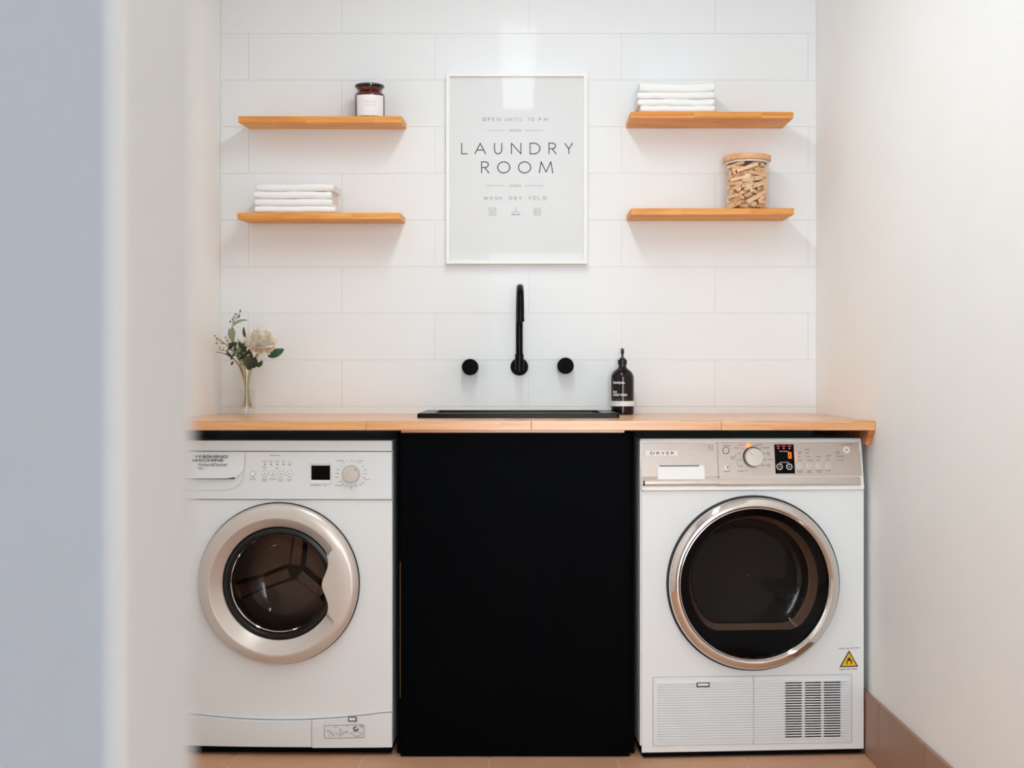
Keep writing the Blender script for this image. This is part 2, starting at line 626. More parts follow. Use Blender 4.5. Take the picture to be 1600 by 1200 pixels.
# ceiling batten lamp (seen as the bright strip mirrored in the tiles)
lamp = thing('ceiling_light', (0.0, -1.51, HR), 'long white batten ceiling light mirrored in the tiles above the poster', 'lamp')
MB().box(-0.085, 0.085, -0.78, 0.78, -0.03, 0, 0.004, 1).build('housing', M_WHITE2, lamp)
rings = []
for yy in (-0.74, 0.74):
    rings.append([(0.075 * math.cos(a), yy, -0.03 - 0.004 * math.sin(a)) for a in [math.pi * t / 10 for t in range(11)]])
MB().sweep(rings).build('diffuser', M_DIFF, lamp)

# ------------------------------------------------------------------ worktop
WT, WB = 0.914, 0.8885
wt = thing('worktop', (0, -0.315, WB), 'laminated pale wood worktop running wall to wall over both machines', 'worktop')
SX0, SX1, SY0, SY1 = -0.262, 0.262, -0.385, -0.095     # sink cut-out
mb = MB()
Y0, Y1 = -0.59, -0.008
oy = 0.315
for (a, b, c, d) in ((WL + 0.001, SX0, Y0, Y1), (SX1, WR - 0.001, Y0, Y1), (SX0, SX1, Y0, SY0), (SX0, SX1, SY1, Y1)):
    mb.box(a, b, c + oy, d + oy, 0, WT - WB)
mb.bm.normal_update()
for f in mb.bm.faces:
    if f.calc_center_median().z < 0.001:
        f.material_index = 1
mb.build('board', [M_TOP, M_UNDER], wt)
for a, b in ((WL + 0.001, -0.41), (-0.41, 0.0345), (0.0345, 0.545), (0.545, WR - 0.001)):
    o = MB().box(-(b - a) / 2 + 0.0002, (b - a) / 2 - 0.0002, -0.021, 0.0205, 0, WT - WB, 0.0012, 2).build('stave', M_TOP, wt)
    o.location = ((a + b) / 2, -0.611 + oy, 0)
# thin pale rail under the middle of the top, seen above the cupboard door
MB().box(-0.318, 0.287, -0.6 + oy, -0.575 + oy, -0.0075, 0).build('rail', M_TOP, wt)

cl = MB()
x0, x1 = 0.943, WR - 0.001
pts = [(-0.625, WB - 0.0005), (-0.02, WB - 0.0005), (-0.02, WB - 0.041), (-0.59, WB - 0.041)]
cl.sweep([[(x0, yy - 0.0, zz) for yy, zz in pts], [(x1, yy, zz) for yy, zz in pts]])
tag(cl.build('support_cleat', M_CLEAT, smooth=False), 'small pine support batten on the right wall under the worktop end', 'batten')

# ------------------------------------------------------------------ cupboard under the sink
cb = thing('sink_cupboard', (-0.008, -0.30, 0), 'plain black cupboard under the sink, between washing machine and dryer', 'cabinet')
ox, oyc = 0.008, 0.30
mb = MB()
cx0, cx1 = -0.332, 0.318
mb.box(cx0 + ox, cx0 + 0.018 + ox, -0.565 + oyc, -0.02 + oyc, 0.001, 0.880)
mb.box(cx1 - 0.018 + ox, cx1 + ox, -0.565 + oyc, -0.50 + oyc, 0.001, 0.880)
mb.box(0.262 + ox, 0.280 + ox, -0.56 + oyc, -0.02 + oyc, 0.001, 0.880)
mb.box(0.280 + ox, 0.300 + ox, -0.56 + oyc, -0.54 + oyc, 0.001, 0.880)
mb.box(cx0 + 0.018 + ox, 0.262 + ox, -0.56 + oyc, -0.02 + oyc, 0.02, 0.038)
mb.box(cx0 + 0.018 + ox, 0.262 + ox, -0.03 + oyc, -0.02 + oyc, 0.038, 0.880)
mb.build('carcass', M_BLACK2, cb)
MB().box(-0.320 + ox, 0.302 + ox, -0.597 + oyc, -0.575 + oyc, 0.003, 0.8795, 0.0015, 2).build('door', M_BLACK, cb)
MB().box(-0.3213 + ox, -0.3203 + ox, -0.5955 + oyc, -0.5945 + oyc, 0.16, 0.53).build('edge_strip', M_STEMB, cb)

# ------------------------------------------------------------------ sink
sk = thing('sink', (0.0, -0.235, WT), 'black inset laundry sink with raised rim set in the worktop', 'sink')
mb = MB()
X0, X1, Q0, Q1 = -0.2905, 0.2900, -0.418, -0.055
sy = 0.235
H = 0.0135
ix0, ix1, iy0, iy1 = -0.25, 0.25, -0.375, -0.10


def rrect(x0, x1, y0, y1, r, z, n=5):
    out = []
    for cx, cy, a0 in ((x1 - r, y1 - r, 0), (x0 + r, y1 - r, 90), (x0 + r, y0 + r, 180), (x1 - r, y0 + r, 270)):
        for i in range(n + 1):
            a = math.radians(a0 + 90 * i / n)
            out.append((cx + r * math.cos(a), cy + r * math.sin(a), z))
    return out


rg = [rrect(X0, X1, Q0 + sy, Q1 + sy, 0.008, 0.0005), rrect(X0, X1, Q0 + sy, Q1 + sy, 0.008, H - 0.002),
      rrect(X0 + 0.002, X1 - 0.002, Q0 + sy + 0.002, Q1 + sy - 0.002, 0.008, H),
      rrect(ix0, ix1, iy0 + sy, iy1 + sy, 0.02, H), rrect(ix0 + 0.003, ix1 - 0.003, iy0 + sy + 0.003, iy1 + sy - 0.003, 0.02, H - 0.004),
      rrect(ix0 + 0.012, ix1 - 0.012, iy0 + sy + 0.012, iy1 + sy - 0.012, 0.03, -0.15),
      rrect(ix0 + 0.03, ix1 - 0.03, iy0 + sy + 0.03, iy1 + sy - 0.03, 0.03, -0.17)]
mb.sweep(rg, caps=False)
f = mb.bm.faces.new([mb.bm.verts.new(p) for p in rg[-1]])
mb.build('basin', M_SINK, sk)
MB().lathe([(0.0, 0.0), (0.038, 0.0), (0.04, 0.003), (0.03, 0.004), (0.001, 0.002)], 0, 0, -0.17, 24).build('drain', M_TAP, sk)

# ------------------------------------------------------------------ tapware
TZ = 1.065
tp = thing('tap_spout', (0.003, -0.006, TZ), 'matt black gooseneck wall spout above the sink', 'tap')
MB().lathe([(0.0285, 0.0), (0.0285, -0.006), (0.027, -0.009), (0.014, -0.009)], seg=40, axis='y').build('wall_flange', M_KNOB, tp)
mb = MB()
mb.tube([(0, -0.008, 0), (0, -0.052, 0)], 0.0125, 20)
mb.lathe([(0.0001, -0.013), (0.0125, -0.013), (0.0138, -0.011), (0.0138, 0.038), (0.0125, 0.040)], 0, -0.052, 0, 24)
mb.build('elbow', M_TAP, tp)
path = [(0, -0.052, 0.036), (0, -0.052, 0.10), (0, -0.052, 0.178)]
R_ = 0.068
for i in range(1, 19):
    a = math.pi * i / 18
    path.append((0.0006 * i / 3, -0.052 - R_ + R_ * math.cos(a), 0.178 + R_ * math.sin(a)))
path += [(0.0036, -0.052 - 2 * R_, 0.165), (0.0036, -0.052 - 2 * R_, 0.142)]
MB().tube(path, 0.0112, 18).build('pipe', M_TAP, tp)
MB().lathe([(0.0001, 0), (0.0112, 0), (0.0118, 0.001), (0.0118, 0.007), (0.0112, 0.008)], 0.0036, -0.052 - 2 * R_, 0.136, 20).build('aerator', M_TAP, tp)

for hx, hz, lab in ((-0.1535, 1.0635, 'matt black round tap knob on the wall left of the spout'), (0.1500, 1.0675, 'matt black round tap knob on the wall right of the spout')):
    t = thing('wall_tap', (hx, -0.006, hz), lab, 'tap', 'wall tap knobs')
    MB().lathe([(0.0255, 0.0), (0.0255, -0.004), (0.016, -0.005), (0.016, -0.012)], seg=36, axis='y').build('wall_flange', M_TAP, t)
    MB().lathe([(0.0245, -0.010), (0.0255, -0.012), (0.0262, -0.050), (0.0252, -0.053), (0.0, -0.0535)], seg=40, axis='y', caps=False).build('knob', M_KNOB, t)

# ------------------------------------------------------------------ shelves
SHELVES = {}


def shelf(x0, x1, zb, tilt, lab, key, th=0.0195):
    o = MB().box(-(x1 - x0) / 2, (x1 - x0) / 2, -0.15, 0.0, 0, th, 0.0016, 2).build('wall_shelf', M_SHELF)
    o.location = ((x0 + x1) / 2, -0.0065, zb)
    o.rotation_euler = (math.radians(tilt), 0, 0)
    tag(o, lab, 'shelf', 'oak wall shelves')
    SHELVES[key] = (o, th)
    return o


shelf(-0.8655, -0.360, 1.829, 4.2, 'honey oak floating shelf at upper left, holding the amber candle jar', 'ul')
shelf(-0.8685, -0.364, 1.5255, 2.2, 'honey oak floating shelf at lower left, holding a folded towel stack', 'll')
shelf(0.3465, 0.8500, 1.8315, 0.0, 'honey oak floating shelf at upper right, holding a folded towel stack', 'ur')
shelf(0.3480, 0.8520, 1.5335, 0.0, 'honey oak floating shelf at lower right, holding the glass peg jar', 'lr')


def on_shelf(key, x, depth):
    """world point on the shelf's top at x, depth from the wall"""
    s, th = SHELVES[key]
    bpy.context.view_layer.update()
    return s.matrix_world @ Vector((x - s.location.x, -depth, th)), s.rotation_euler[0]


# ------------------------------------------------------------------ folded towels
def towel(w, d, t, seed, sag):
    """a towel folded over on itself: the fold faces the room, the loose edges the wall"""
    r = random.Random(seed)
    h = t / 2
    prof = []                                   # cross-section loop in (y, z): a U folded sheet
    lay = t * 0.46
    for i in range(13):                         # outside of the fold
        a = math.pi / 2 + math.pi * i / 12
        prof.append((-d / 2 + h + h * math.cos(a), h + h * math.sin(a)))
    prof.append((d / 2, 0))
    prof.append((d / 2 + 0.002, lay / 2))
    prof.append((d / 2, lay))
    for i in range(7):                          # inside of the fold
        a = -math.pi / 2 - math.pi * i / 6
        rr = h - lay
        prof.append((-d / 2 + h + 0.004 + rr * math.cos(a), h + rr * math.sin(a)))
    prof.append((d / 2, t - lay))
    prof.append((d / 2 + 0.002, t - lay / 2))
    prof.append((d / 2, t))
    rings = []
    n = 28
    ph = r.uniform(0, 6)
    for k in range(n + 1):
        u = -1 + 2 * k / n
        x = u * w / 2
        e = min(1.0, (1 - abs(u)) * 16)
        sq = 0.80 + 0.20 * math.sqrt(max(0, 1 - (1 - e) ** 2))
        dz = sag * (u * u) + 0.0006 * math.sin(u * 5 + ph) + 0.0004 * math.sin(u * 13 + ph * 2)
        dy = 0.0016 * math.sin(u * 4 + ph * 3)
        rings.append([(x, yy + dy, h + (zz - h) * sq + (dz if zz > h * 0.9 else dz * 0.85)) for yy, zz in prof])
    mb = MB().sweep(rings)
    return mb


def towel_stack(key, xc, spec, names, group, base_tilt=0.0):
    p, tilt = on_shelf(key, xc, 0.080)
    z = 0.0006
    n = len(spec)
    for i, (w, d, t, dx, dy, rz, sag) in enumerate(spec):
        o = towel(w, d, t, 11 + i + int(xc * 50), sag).build('folded_towel', M_TOWEL)
        off = Matrix.Rotation(tilt, 3, 'X') @ Vector((dx, dy, z))
        o.location = p + off
        o.rotation_euler = (tilt, 0, math.radians(rz))
        tag(o, names[i], 'towel', group)
        z += t + 0.0006


towel_stack('ll', -0.6925, [
    (0.248, 0.128, 0.0215, 0.001, 0.0, 0.0, 0.0), (0.240, 0.126, 0.0215, -0.003, 0.001, -0.6, 0.0),
    (0.238, 0.124, 0.0225, -0.006, 0.0, 0.8, 0.0), (0.240, 0.122, 0.0235, 0.003, 0.002, -1.5, 0.0)],
    ['white folded towel at the bottom of the stack on the lower left shelf',
     'white folded towel second from bottom on the lower left shelf',
     'white folded towel third from bottom on the lower left shelf',
     'white folded towel topmost of the stack on the lower left shelf'], 'folded towels on the lower left shelf')
towel_stack('ur', 0.4895, [
    (0.230, 0.128, 0.0215, 0.004, 0.0, 0.0, 0.0010), (0.236, 0.126, 0.0200, -0.001, 0.001, 0.5, 0.0010),
    (0.236, 0.126, 0.0205, -0.001, 0.0, -0.8, 0.0012), (0.232, 0.120, 0.0300, 0.003, 0.004, 0.6, 0.0045)],
    ['white folded towel at the bottom of the stack on the upper right shelf',
     'white folded towel second from bottom on the upper right shelf',
     'white folded towel third from bottom on the upper right shelf',
     'thick white folded towel topmost of the stack on the upper right shelf'], 'folded towels on the upper right shelf')

# ------------------------------------------------------------------ candle jar
p, tilt = on_shelf('ul', -0.468, 0.075)
cj = thing('candle_jar', p + Vector((0, 0, 0.0004)), 'dark amber glass candle jar with a white label on the upper left shelf', 'candle')
cj.rotation_euler = (tilt, 0, 0)
R = 0.0475
MB().lathe([(0.001, 0.0), (R - 0.003, 0.0), (R, 0.004), (R, 0.070), (R - 0.002, 0.077), (R - 0.008, 0.083), (R - 0.010, 0.088),
            (R - 0.006, 0.094), (R - 0.006, 0.097), (0.001, 0.097)], seg=48, caps=False).build('jar', M_AMBER, cj)
MB().lathe([(0.001, 0.0975), (R - 0.004, 0.0975), (R - 0.001, 0.100), (R - 0.0015, 0.105), (R - 0.006, 0.108), (0.001, 0.108)], seg=48, caps=False).build('lid', M_LID, cj)
mb = MB()
rr = R + 0.0004
a0, a1 = math.radians(-49), math.radians(68)
mb.grid([[(math.sin(a0 + (a1 - a0) * i / 20) * rr, -math.cos(a0 + (a1 - a0) * i / 20) * rr, z) for i in range(21)] for z in (0.006, 0.070)])
lb = mb.build('label', M_LABEL, cj, smooth=True)
mb = MB()
put_text(mb, 'UPLIFT', -0.010, 0, 0.046, w=0.034, h=0.0045, spacing=1.5, wrap=rr + 0.0004)
for i in range(8):
    x_ = -0.010 + i * 0.0043
    mb.grid([[(math.sin((x_ + q) / rr) * (rr + 0.0004), -math.cos((x_ + q) / rr) * (rr + 0.0004), z) for q in (0, 0.0032)] for z in (0.037, 0.0382)])
mb.build('lettering', M_PRINTL, lb, smooth=False, kind='stuff')

# ------------------------------------------------------------------ peg jar
p, tilt = on_shelf('lr', 0.7200, 0.0765)
PJ = p + Vector((0, 0, 0.0004))
pj = thing('peg_jar', PJ, 'round clear glass jar with a pale wooden lid on the lower right shelf', 'jar')
R = 0.0705
MB().lathe([(0.001, 0.0), (R - 0.004, 0.0), (R, 0.005), (R, 0.148), (R + 0.0015, 0.153), (R - 0.0018, 0.153), (R - 0.0022, 0.148), (R - 0.0022, 0.0045), (0.001, 0.0035)], seg=56, caps=False).build('jar', M_JARGLASS, pj)
MB().lathe([(0.001, 0.154), (R + 0.0025, 0.154), (R + 0.0045, 0.156), (R + 0.0045, 0.170), (R + 0.002, 0.172), (0.001, 0.172)], seg=56, caps=False).build('lid', M_LIDW, pj)
MB().lathe([(R - 0.010, 0.1485), (R - 0.0035, 0.1485), (R - 0.0035, 0.1535), (R - 0.010, 0.1535)], seg=40).build('seal', M_LABEL, pj)
mb = MB()
for s in (-1, 1):
    pts = [(-0.034, 0.0008 * s), (-0.034, 0.0058 * s), (0.020, 0.0058 * s), (0.034, 0.0030 * s), (0.034, 0.0012 * s), (0.012, 0.0006 * s)]
    mb.prism(pts if s > 0 else pts[::-1], -0.0048, 0.0048)
mb.tube([(0.004, -0.0054, 0), (0.004, 0.0054, 0)], 0.0030, 8, mi=1)
peg0 = mb.build('clothes_peg', [M_PEG, M_PEGD], smooth=False)
PEGS = [(-0.293, 0.359, 0.05, 0.658, -0.658, -0.258, 0.258),
        (0.126, -0.013, 0.057, 0.411, 0.0, -0.0, -0.912),
        (0.423, -0.253, 0.057, 0.494, 0.0, -0.0, -0.87),
        (0.003, -0.318, 0.057, 0.0, -0.281, 0.96, 0.0),
        (0.183, 0.236, 0.057, 0.0, 0.326, -0.945, -0.0),
        (0.058, 0.265, 0.057, 0.945, -0.0, -0.0, 0.326),
        (-0.41, -0.271, 0.128, 0.044, 0.874, -0.474, 0.096),
        (-0.152, 0.462, 0.15, 0.11, -0.11, 0.698, -0.698),
        (0.364, -0.17, 0.161, 0.734, -0.165, -0.051, 0.657),
        (-0.11, 0.346, 0.161, 0.74, 0.653, 0.102, 0.125),
        (-0.034, -0.067, 0.161, 0.674, -0.737, -0.023, -0.046),
        (-0.07, 0.246, 0.171, 0.161, 0.03, -0.055, -0.985),
        (0.476, -0.052, 0.173, 0.165, 0.734, 0.657, 0.051),
        (-0.047, -0.173, 0.177, 0.998, -0.044, -0.051, -0.016),
        (-0.05, -0.345, 0.213, 0.245, 0.362, 0.403, 0.804),
        (-0.46, -0.177, 0.223, 0.817, -0.032, -0.101, -0.567),
        (-0.404, -0.021, 0.225, 0.545, -0.607, 0.317, -0.484),
        (0.422, 0.049, 0.267, 0.812, -0.046, -0.134, -0.566),
        (-0.277, 0.397, 0.267, 0.949, -0.104, -0.032, 0.295),
        (-0.114, 0.032, 0.278, 0.006, 0.213, -0.668, 0.713),
        (-0.319, 0.251, 0.292, 0.104, 0.949, 0.295, 0.033),
        (0.328, -0.019, 0.303, 0.652, 0.477, -0.522, -0.274),
        (0.166, -0.249, 0.311, 0.157, -0.227, -0.692, 0.667),
        (0.19, 0.247, 0.316, 0.156, 0.036, 0.066, -0.985),
        (0.012, 0.353, 0.333, 0.758, 0.581, 0.267, 0.124),
        (0.182, -0.471, 0.35, 0.54, 0.782, -0.028, 0.31),
        (-0.129, -0.262, 0.39, 0.715, -0.435, -0.383, 0.39),
        (-0.012, -0.301, 0.4, 0.049, -0.535, 0.843, -0.019),
        (-0.456, -0.173, 0.406, 0.409, -0.399, -0.582, 0.578),
        (0.094, -0.308, 0.42, 0.534, 0.018, -0.039, -0.844),
        (-0.356, 0.146, 0.437, 0.478, -0.505, -0.405, 0.594),
        (0.191, 0.304, 0.445, 0.841, 0.03, 0.045, -0.539),
        (0.384, 0.447, 0.455, 0.256, 0.66, -0.256, 0.658),
        (0.063, 0.302, 0.459, 0.82, -0.128, -0.053, -0.555),
        (-0.232, -0.199, 0.486, 0.621, 0.542, 0.488, 0.288),
        (-0.065, 0.306, 0.499, 0.79, 0.316, -0.386, -0.357),
        (-0.082, -0.289, 0.506, 0.479, -0.745, -0.427, 0.181),
        (0.54, 0.063, 0.512, 0.435, 0.544, 0.694, -0.184),
        (-0.201, 0.224, 0.518, 0.596, -0.005, 0.138, 0.791),
        (0.23, -0.321, 0.519, 0.584, 0.664, 0.363, 0.294),
        (0.333, 0.033, 0.524, 0.363, 0.294, -0.584, -0.664),
        (-0.294, 0.112, 0.54, 0.411, -0.404, -0.476, 0.664),
        (-0.378, 0.042, 0.576, 0.135, 0.806, -0.576, -0.002),
        (0.085, 0.309, 0.576, 0.049, 0.524, 0.841, -0.129),
        (0.323, 0.356, 0.614, 0.647, -0.668, 0.234, -0.285),
        (0.36, -0.202, 0.616, 0.038, 0.613, -0.787, -0.064),
        (0.503, -0.197, 0.624, 0.526, -0.564, 0.127, 0.624),
        (-0.083, 0.18, 0.645, 0.71, 0.358, -0.308, -0.523),
        (-0.306, 0.067, 0.67, 0.462, -0.654, 0.422, -0.425),
        (-0.172, 0.02, 0.672, 0.427, 0.419, 0.655, 0.461),
        (0.149, -0.192, 0.673, 0.915, -0.106, -0.165, 0.353),
        (0.109, -0.453, 0.68, 0.151, 0.179, -0.067, -0.97),
        (-0.21, -0.423, 0.711, 0.137, 0.245, 0.955, 0.094),
        (0.276, 0.239, 0.712, 0.66, 0.652, -0.313, -0.202),
        (0.32, 0.359, 0.714, 0.669, 0.647, -0.283, -0.232),
        (-0.42, -0.017, 0.715, 0.663, 0.486, -0.071, 0.566),
        (-0.009, 0.192, 0.747, 0.492, 0.331, 0.478, 0.649),
        (0.076, 0.295, 0.773, 0.472, 0.345, 0.468, 0.663),
        (-0.333, 0.261, 0.779, 0.701, 0.621, 0.137, 0.324),
        (-0.423, -0.19, 0.818, 0.443, 0.333, 0.425, 0.716),
        (0.012, -0.229, 0.831, 0.278, -0.957, 0.03, 0.073),
        (0.296, 0.116, 0.842, 0.456, 0.29, 0.543, 0.642),
        (0.38, 0.202, 0.858, 0.519, -0.103, -0.104, 0.842),
        (0.014, 0.241, 0.864, 0.214, 0.004, 0.693, -0.688),
        (-0.056, -0.006, 0.867, 0.178, -0.024, 0.674, -0.717),
        (0.075, 0.146, 0.889, 0.152, -0.144, 0.978, -0.024),
        (0.079, -0.486, 0.903, 0.992, -0.04, -0.085, 0.087),
        (-0.365, 0.36, 0.929, 0.36, -0.461, -0.083, -0.807),
        (-0.174, 0.219, 0.946, 0.616, 0.081, -0.079, -0.779),
        (-0.268, -0.404, 0.949, 0.266, 0.139, 0.672, 0.677),
        (0.264, -0.234, 0.95, 0.099, 0.249, -0.71, -0.651),
        (0.295, -0.018, 0.951, 0.179, -0.023, 0.674, -0.717),
        (-0.069, 0.181, 0.959, 0.471, -0.629, -0.493, 0.374),
        (-0.464, 0.175, 0.99, 0.438, -0.49, 0.015, -0.753),
        (-0.445, -0.205, 1.018, 0.028, -0.84, 0.536, -0.085),
        (0.163, -0.083, 1.033, 0.918, -0.057, -0.1, 0.379),
        (0.198, -0.2, 1.036, 0.609, -0.689, -0.339, 0.198),
        (-0.263, 0.081, 1.039, 0.514, -0.405, 0.473, -0.59),
        (0.262, -0.376, 1.063, 0.213, 0.16, -0.771, -0.578),
        (-0.038, -0.13, 1.067, 0.416, -0.128, 0.202, -0.877),
        (0.192, 0.448, 1.067, 0.136, 0.153, 0.694, 0.69),
        (0.02, 0.395, 1.074, 0.707, -0.677, 0.131, -0.156),
        (-0.073, -0.012, 1.089, 0.433, -0.192, 0.158, -0.866),
        (0.012, -0.365, 1.116, 0.092, -0.288, 0.952, -0.04),
        (0.529, 0.231, 1.126, 0.214, 0.679, 0.177, -0.68),
        (-0.376, -0.056, 1.141, 0.796, -0.07, -0.057, 0.598),
        (-0.126, 0.3, 1.166, 0.576, 0.586, 0.386, 0.42),
        (0.383, -0.31, 1.167, 0.054, 0.423, -0.902, 0.062),
        (0.265, 0.209, 1.181, 0.49, -0.508, -0.535, 0.464),
        (-0.079, -0.006, 1.216, 0.713, 0.588, 0.308, 0.225),
        (0.397, -0.16, 1.241, 0.379, -0.304, 0.325, -0.812),
        (-0.071, -0.485, 1.255, 0.681, -0.711, -0.061, -0.165),
        (-0.188, -0.358, 1.257, 0.006, -0.997, 0.071, 0.01),
        (-0.28, 0.175, 1.271, 0.114, 0.082, -0.672, -0.727),
        (0.313, -0.026, 1.273, 0.669, 0.687, 0.162, 0.233),
        (-0.214, 0.444, 1.277, 0.224, 0.018, 0.02, -0.974),
        (0.253, 0.146, 1.278, 0.654, 0.659, 0.213, 0.304),
        (-0.02, 0.362, 1.284, 0.99, 0.025, -0.029, 0.138),
        (0.085, 0.013, 1.352, 0.724, -0.683, 0.011, -0.095),
        (-0.395, -0.28, 1.371, 0.55, -0.697, 0.307, -0.343),
        (-0.206, 0.227, 1.38, 0.065, 0.137, 0.646, 0.748),
        (0.114, -0.313, 1.385, 0.091, -0.234, -0.067, 0.966),
        (0.458, -0.164, 1.386, 0.385, 0.435, -0.571, -0.58)]
for i, (px_, py_, pz_, qw, qx, qy, qz) in enumerate(PEGS):
    o = peg0 if i == 0 else peg0.copy()
    if i:
        COL.objects.link(o)
    o.rotation_mode = 'QUATERNION'
    o.location = PJ + Vector((px_, py_, pz_)) * 0.1 + Vector((0, 0, 0.0045))
    o.rotation_quaternion = (qw, qx, qy, qz)
    tag(o, 'pale wooden clothes peg heaped inside the lidded glass jar', 'clothes peg', 'clothes pegs in the glass jar')

# ------------------------------------------------------------------ soap bottle
sb = thing('soap_bottle', (0.3285, -0.075, WT + 0.0004), 'dark brown pump bottle of hand wash right of the sink', 'bottle')
R = 0.0362
MB().lathe([(0.001, 0), (R - 0.004, 0), (R, 0.004), (R, 0.116), (R - 0.0015, 0.124), (R - 0.007, 0.134), (R - 0.017, 0.142), (0.0135, 0.147),
            (0.0125, 0.150), (0.0125, 0.156), (0.001, 0.156)], seg=48, caps=False).build('bottle', M_BOTTLE, sb)
mb = MB()
mb.lathe([(0.001, 0.1565), (0.0138, 0.1565), (0.0142, 0.158), (0.0142, 0.172), (0.009, 0.173), (0.009, 0.178), (0.001, 0.178)], seg=28, caps=False)
mb.lathe([(0.0035, 0.178), (0.0035, 0.190), (0.0052, 0.191), (0.0055, 0.206), (0.003, 0.208), (0.001, 0.208)], seg=16, caps=False)
mb.tube([(0, 0, 0.201), (-0.002, -0.020, 0.202), (-0.002, -0.026, 0.199)], [0.0045, 0.0036, 0.003], 10)
mb.build('pump', M_PUMP, sb)
rr = R + 0.0004
mb = MB()
mb.grid([[(math.sin(math.radians(a)) * rr, -math.cos(math.radians(a)) * rr, z) for a in range(-86, 89, 6)] for z in (0.026, 0.042)])
bl = mb.build('label', M_LABEL, sb, smooth=True)
mb = MB()
tw = rr + 0.0004
put_text(mb, 'thankyou.', -0.036, 0, 0.094, w=0.041, h=0.0105, bold=0.03, wrap=tw)
put_text(mb, 'MILK', -0.036, 0, 0.0672, w=0.0155, h=0.0072, bold=0.03, wrap=tw)
put_text(mb, 'HAND WASH', -0.036, 0, 0.0575, w=0.0475, h=0.0078, bold=0.03, wrap=tw)
mb.build('lettering', M_LABEL, sb, smooth=False, kind='stuff')
mb = MB()
for i in range(9):
    x_ = -0.034 + i * 0.0053
    mb.grid([[(math.sin((x_ + q) / tw) * tw, -math.cos((x_ + q) / tw) * tw, z) for q in (0, 0.004)] for z in (0.0475, 0.0488)])
mb.build('small_print', M_PRINT, sb, smooth=False, kind='stuff')
mb = MB()
for i in range(5):
    x_ = -0.034 + i * 0.005
    mb.grid([[(math.sin((x_ + q) / tw) * tw, -math.cos((x_ + q) / tw) * tw, z) for q in (0, 0.0042)] for z in (0.036, 0.0370)])
mb.build('lettering', M_PRINTL, bl, smooth=False, kind='stuff')

# ------------------------------------------------------------------ framed poster
PY = -0.034                      # front of the frame
d = CAM_D + PY
fx0, fx1 = wx(696.8, d), wx(917.8, d)
fz0, fz1 = wz(412, d), wz(113.5, d)
fcx, fcz = (fx0 + fx1) / 2, (fz0 + fz1) / 2
ps = thing('framed_poster', (fcx, -0.008, fz0), 'white framed laundry room poster with thin black lettering on the tiled wall', 'poster')
W2, HH = (fx1 - fx0) / 2, fz1 - fz0
mb = MB()
fw = 0.0115
yf, yb = PY + 0.008, 0.0
for (a, b, c, e) in (((-W2, 0), (W2, 0), (W2 - fw, fw), (-W2 + fw, fw)), ((W2, 0), (W2, HH), (W2 - fw, HH - fw), (W2 - fw, fw)),
                     ((W2, HH), (-W2, HH), (-W2 + fw, HH - fw), (W2 - fw, HH - fw)), ((-W2, HH), (-W2, 0), (-W2 + fw, fw), (-W2 + fw, HH - fw))):
    mb.prism([a, b, c, e], yf, yb)
mb.build('frame', M_FRAME, ps, smooth=False)
yp = yf + 0.010
MB().box(-W2 + fw - 0.001, W2 - fw + 0.001, yp, yp + 0.006, fw - 0.001, HH - fw + 0.001).build('print_sheet', M_PAPER, ps, smooth=False)
MB().box(-W2 + fw, W2 - fw, yf + 0.004, yf + 0.006, fw, HH - fw).build('glass', M_PGLASS, ps, smooth=False)
dp = CAM_D - 0.008 + yp
yt = yp - 0.0003


def qx(px_):
    return wx(px_, dp) - fcx


def qz(py_):
    return wz(py_, dp) - fz0


def cx_(c):
    return 680 + c / 6.154


def cz_(c):
    return 160 + c / 6.154


def glyphs(mb, items, top, bot, wd, mi=0):
    for ch, a, b in items:
        x0, x1, z1, z0 = qx(cx_(a)), qx(cx_(b)), qz(cz_(top)), qz(cz_(bot))
        strokes(mb, GLYPH[ch], lambda u: x0 + (x1 - x0) * u, lambda v: z0 + (z1 - z0) * v, yt, wd, mi)


TITLE = (([('L', 254, 308), ('A', 382, 484), ('U', 570, 640), ('N', 733, 824), ('D', 912, 1006), ('R', 1094, 1163), ('Y', 1247, 1321)], 393, 495),
         ([('R', 446, 516), ('O', 601, 717), ('O', 801, 918), ('M', 1001, 1130)], 572, 678))
for items, t_, b_ in TITLE:
    for it in items:
        mb = MB()
        glyphs(mb, [it], t_, b_, 0.0030)
        mb.build('letter', M_INKG, ps, smooth=False, normals=False)
mb = MB()
x = 455
for ch, a, b in (('O', 455, 487), ('P', 508, 529), ('E', 553, 573), ('N', 597, 624), ('U', 668, 692), ('N', 712, 738), ('T', 757, 780), ('I', 792, 806), ('L', 822, 838),
                 ('1', 893, 908), ('0', 922, 952), ('P', 998, 1020), ('M', 1046, 1080)):
    glyphs(mb, [(ch, a, b)], 148, 178, 0.0013)
for ch, a, b in (('W', 467, 505), ('A', 525, 555), ('S', 576, 596), ('H', 614, 638), ('D', 714, 738), ('R', 762, 782), ('Y', 806, 832),
                 ('F', 906, 922), ('O', 940, 972), ('L', 994, 1010), ('D', 1040, 1066)):
    glyphs(mb, [(ch, a, b)], 906, 936, 0.0013)
mb.build('small_lettering', M_INKG2, ps, smooth=False, normals=False, kind='stuff')
mb = MB()


def ln(pts, wd=0.0010):
    strokes(mb, [pts], lambda u: qx(cx_(u)), lambda v: qz(cz_(v)), yt, wd)


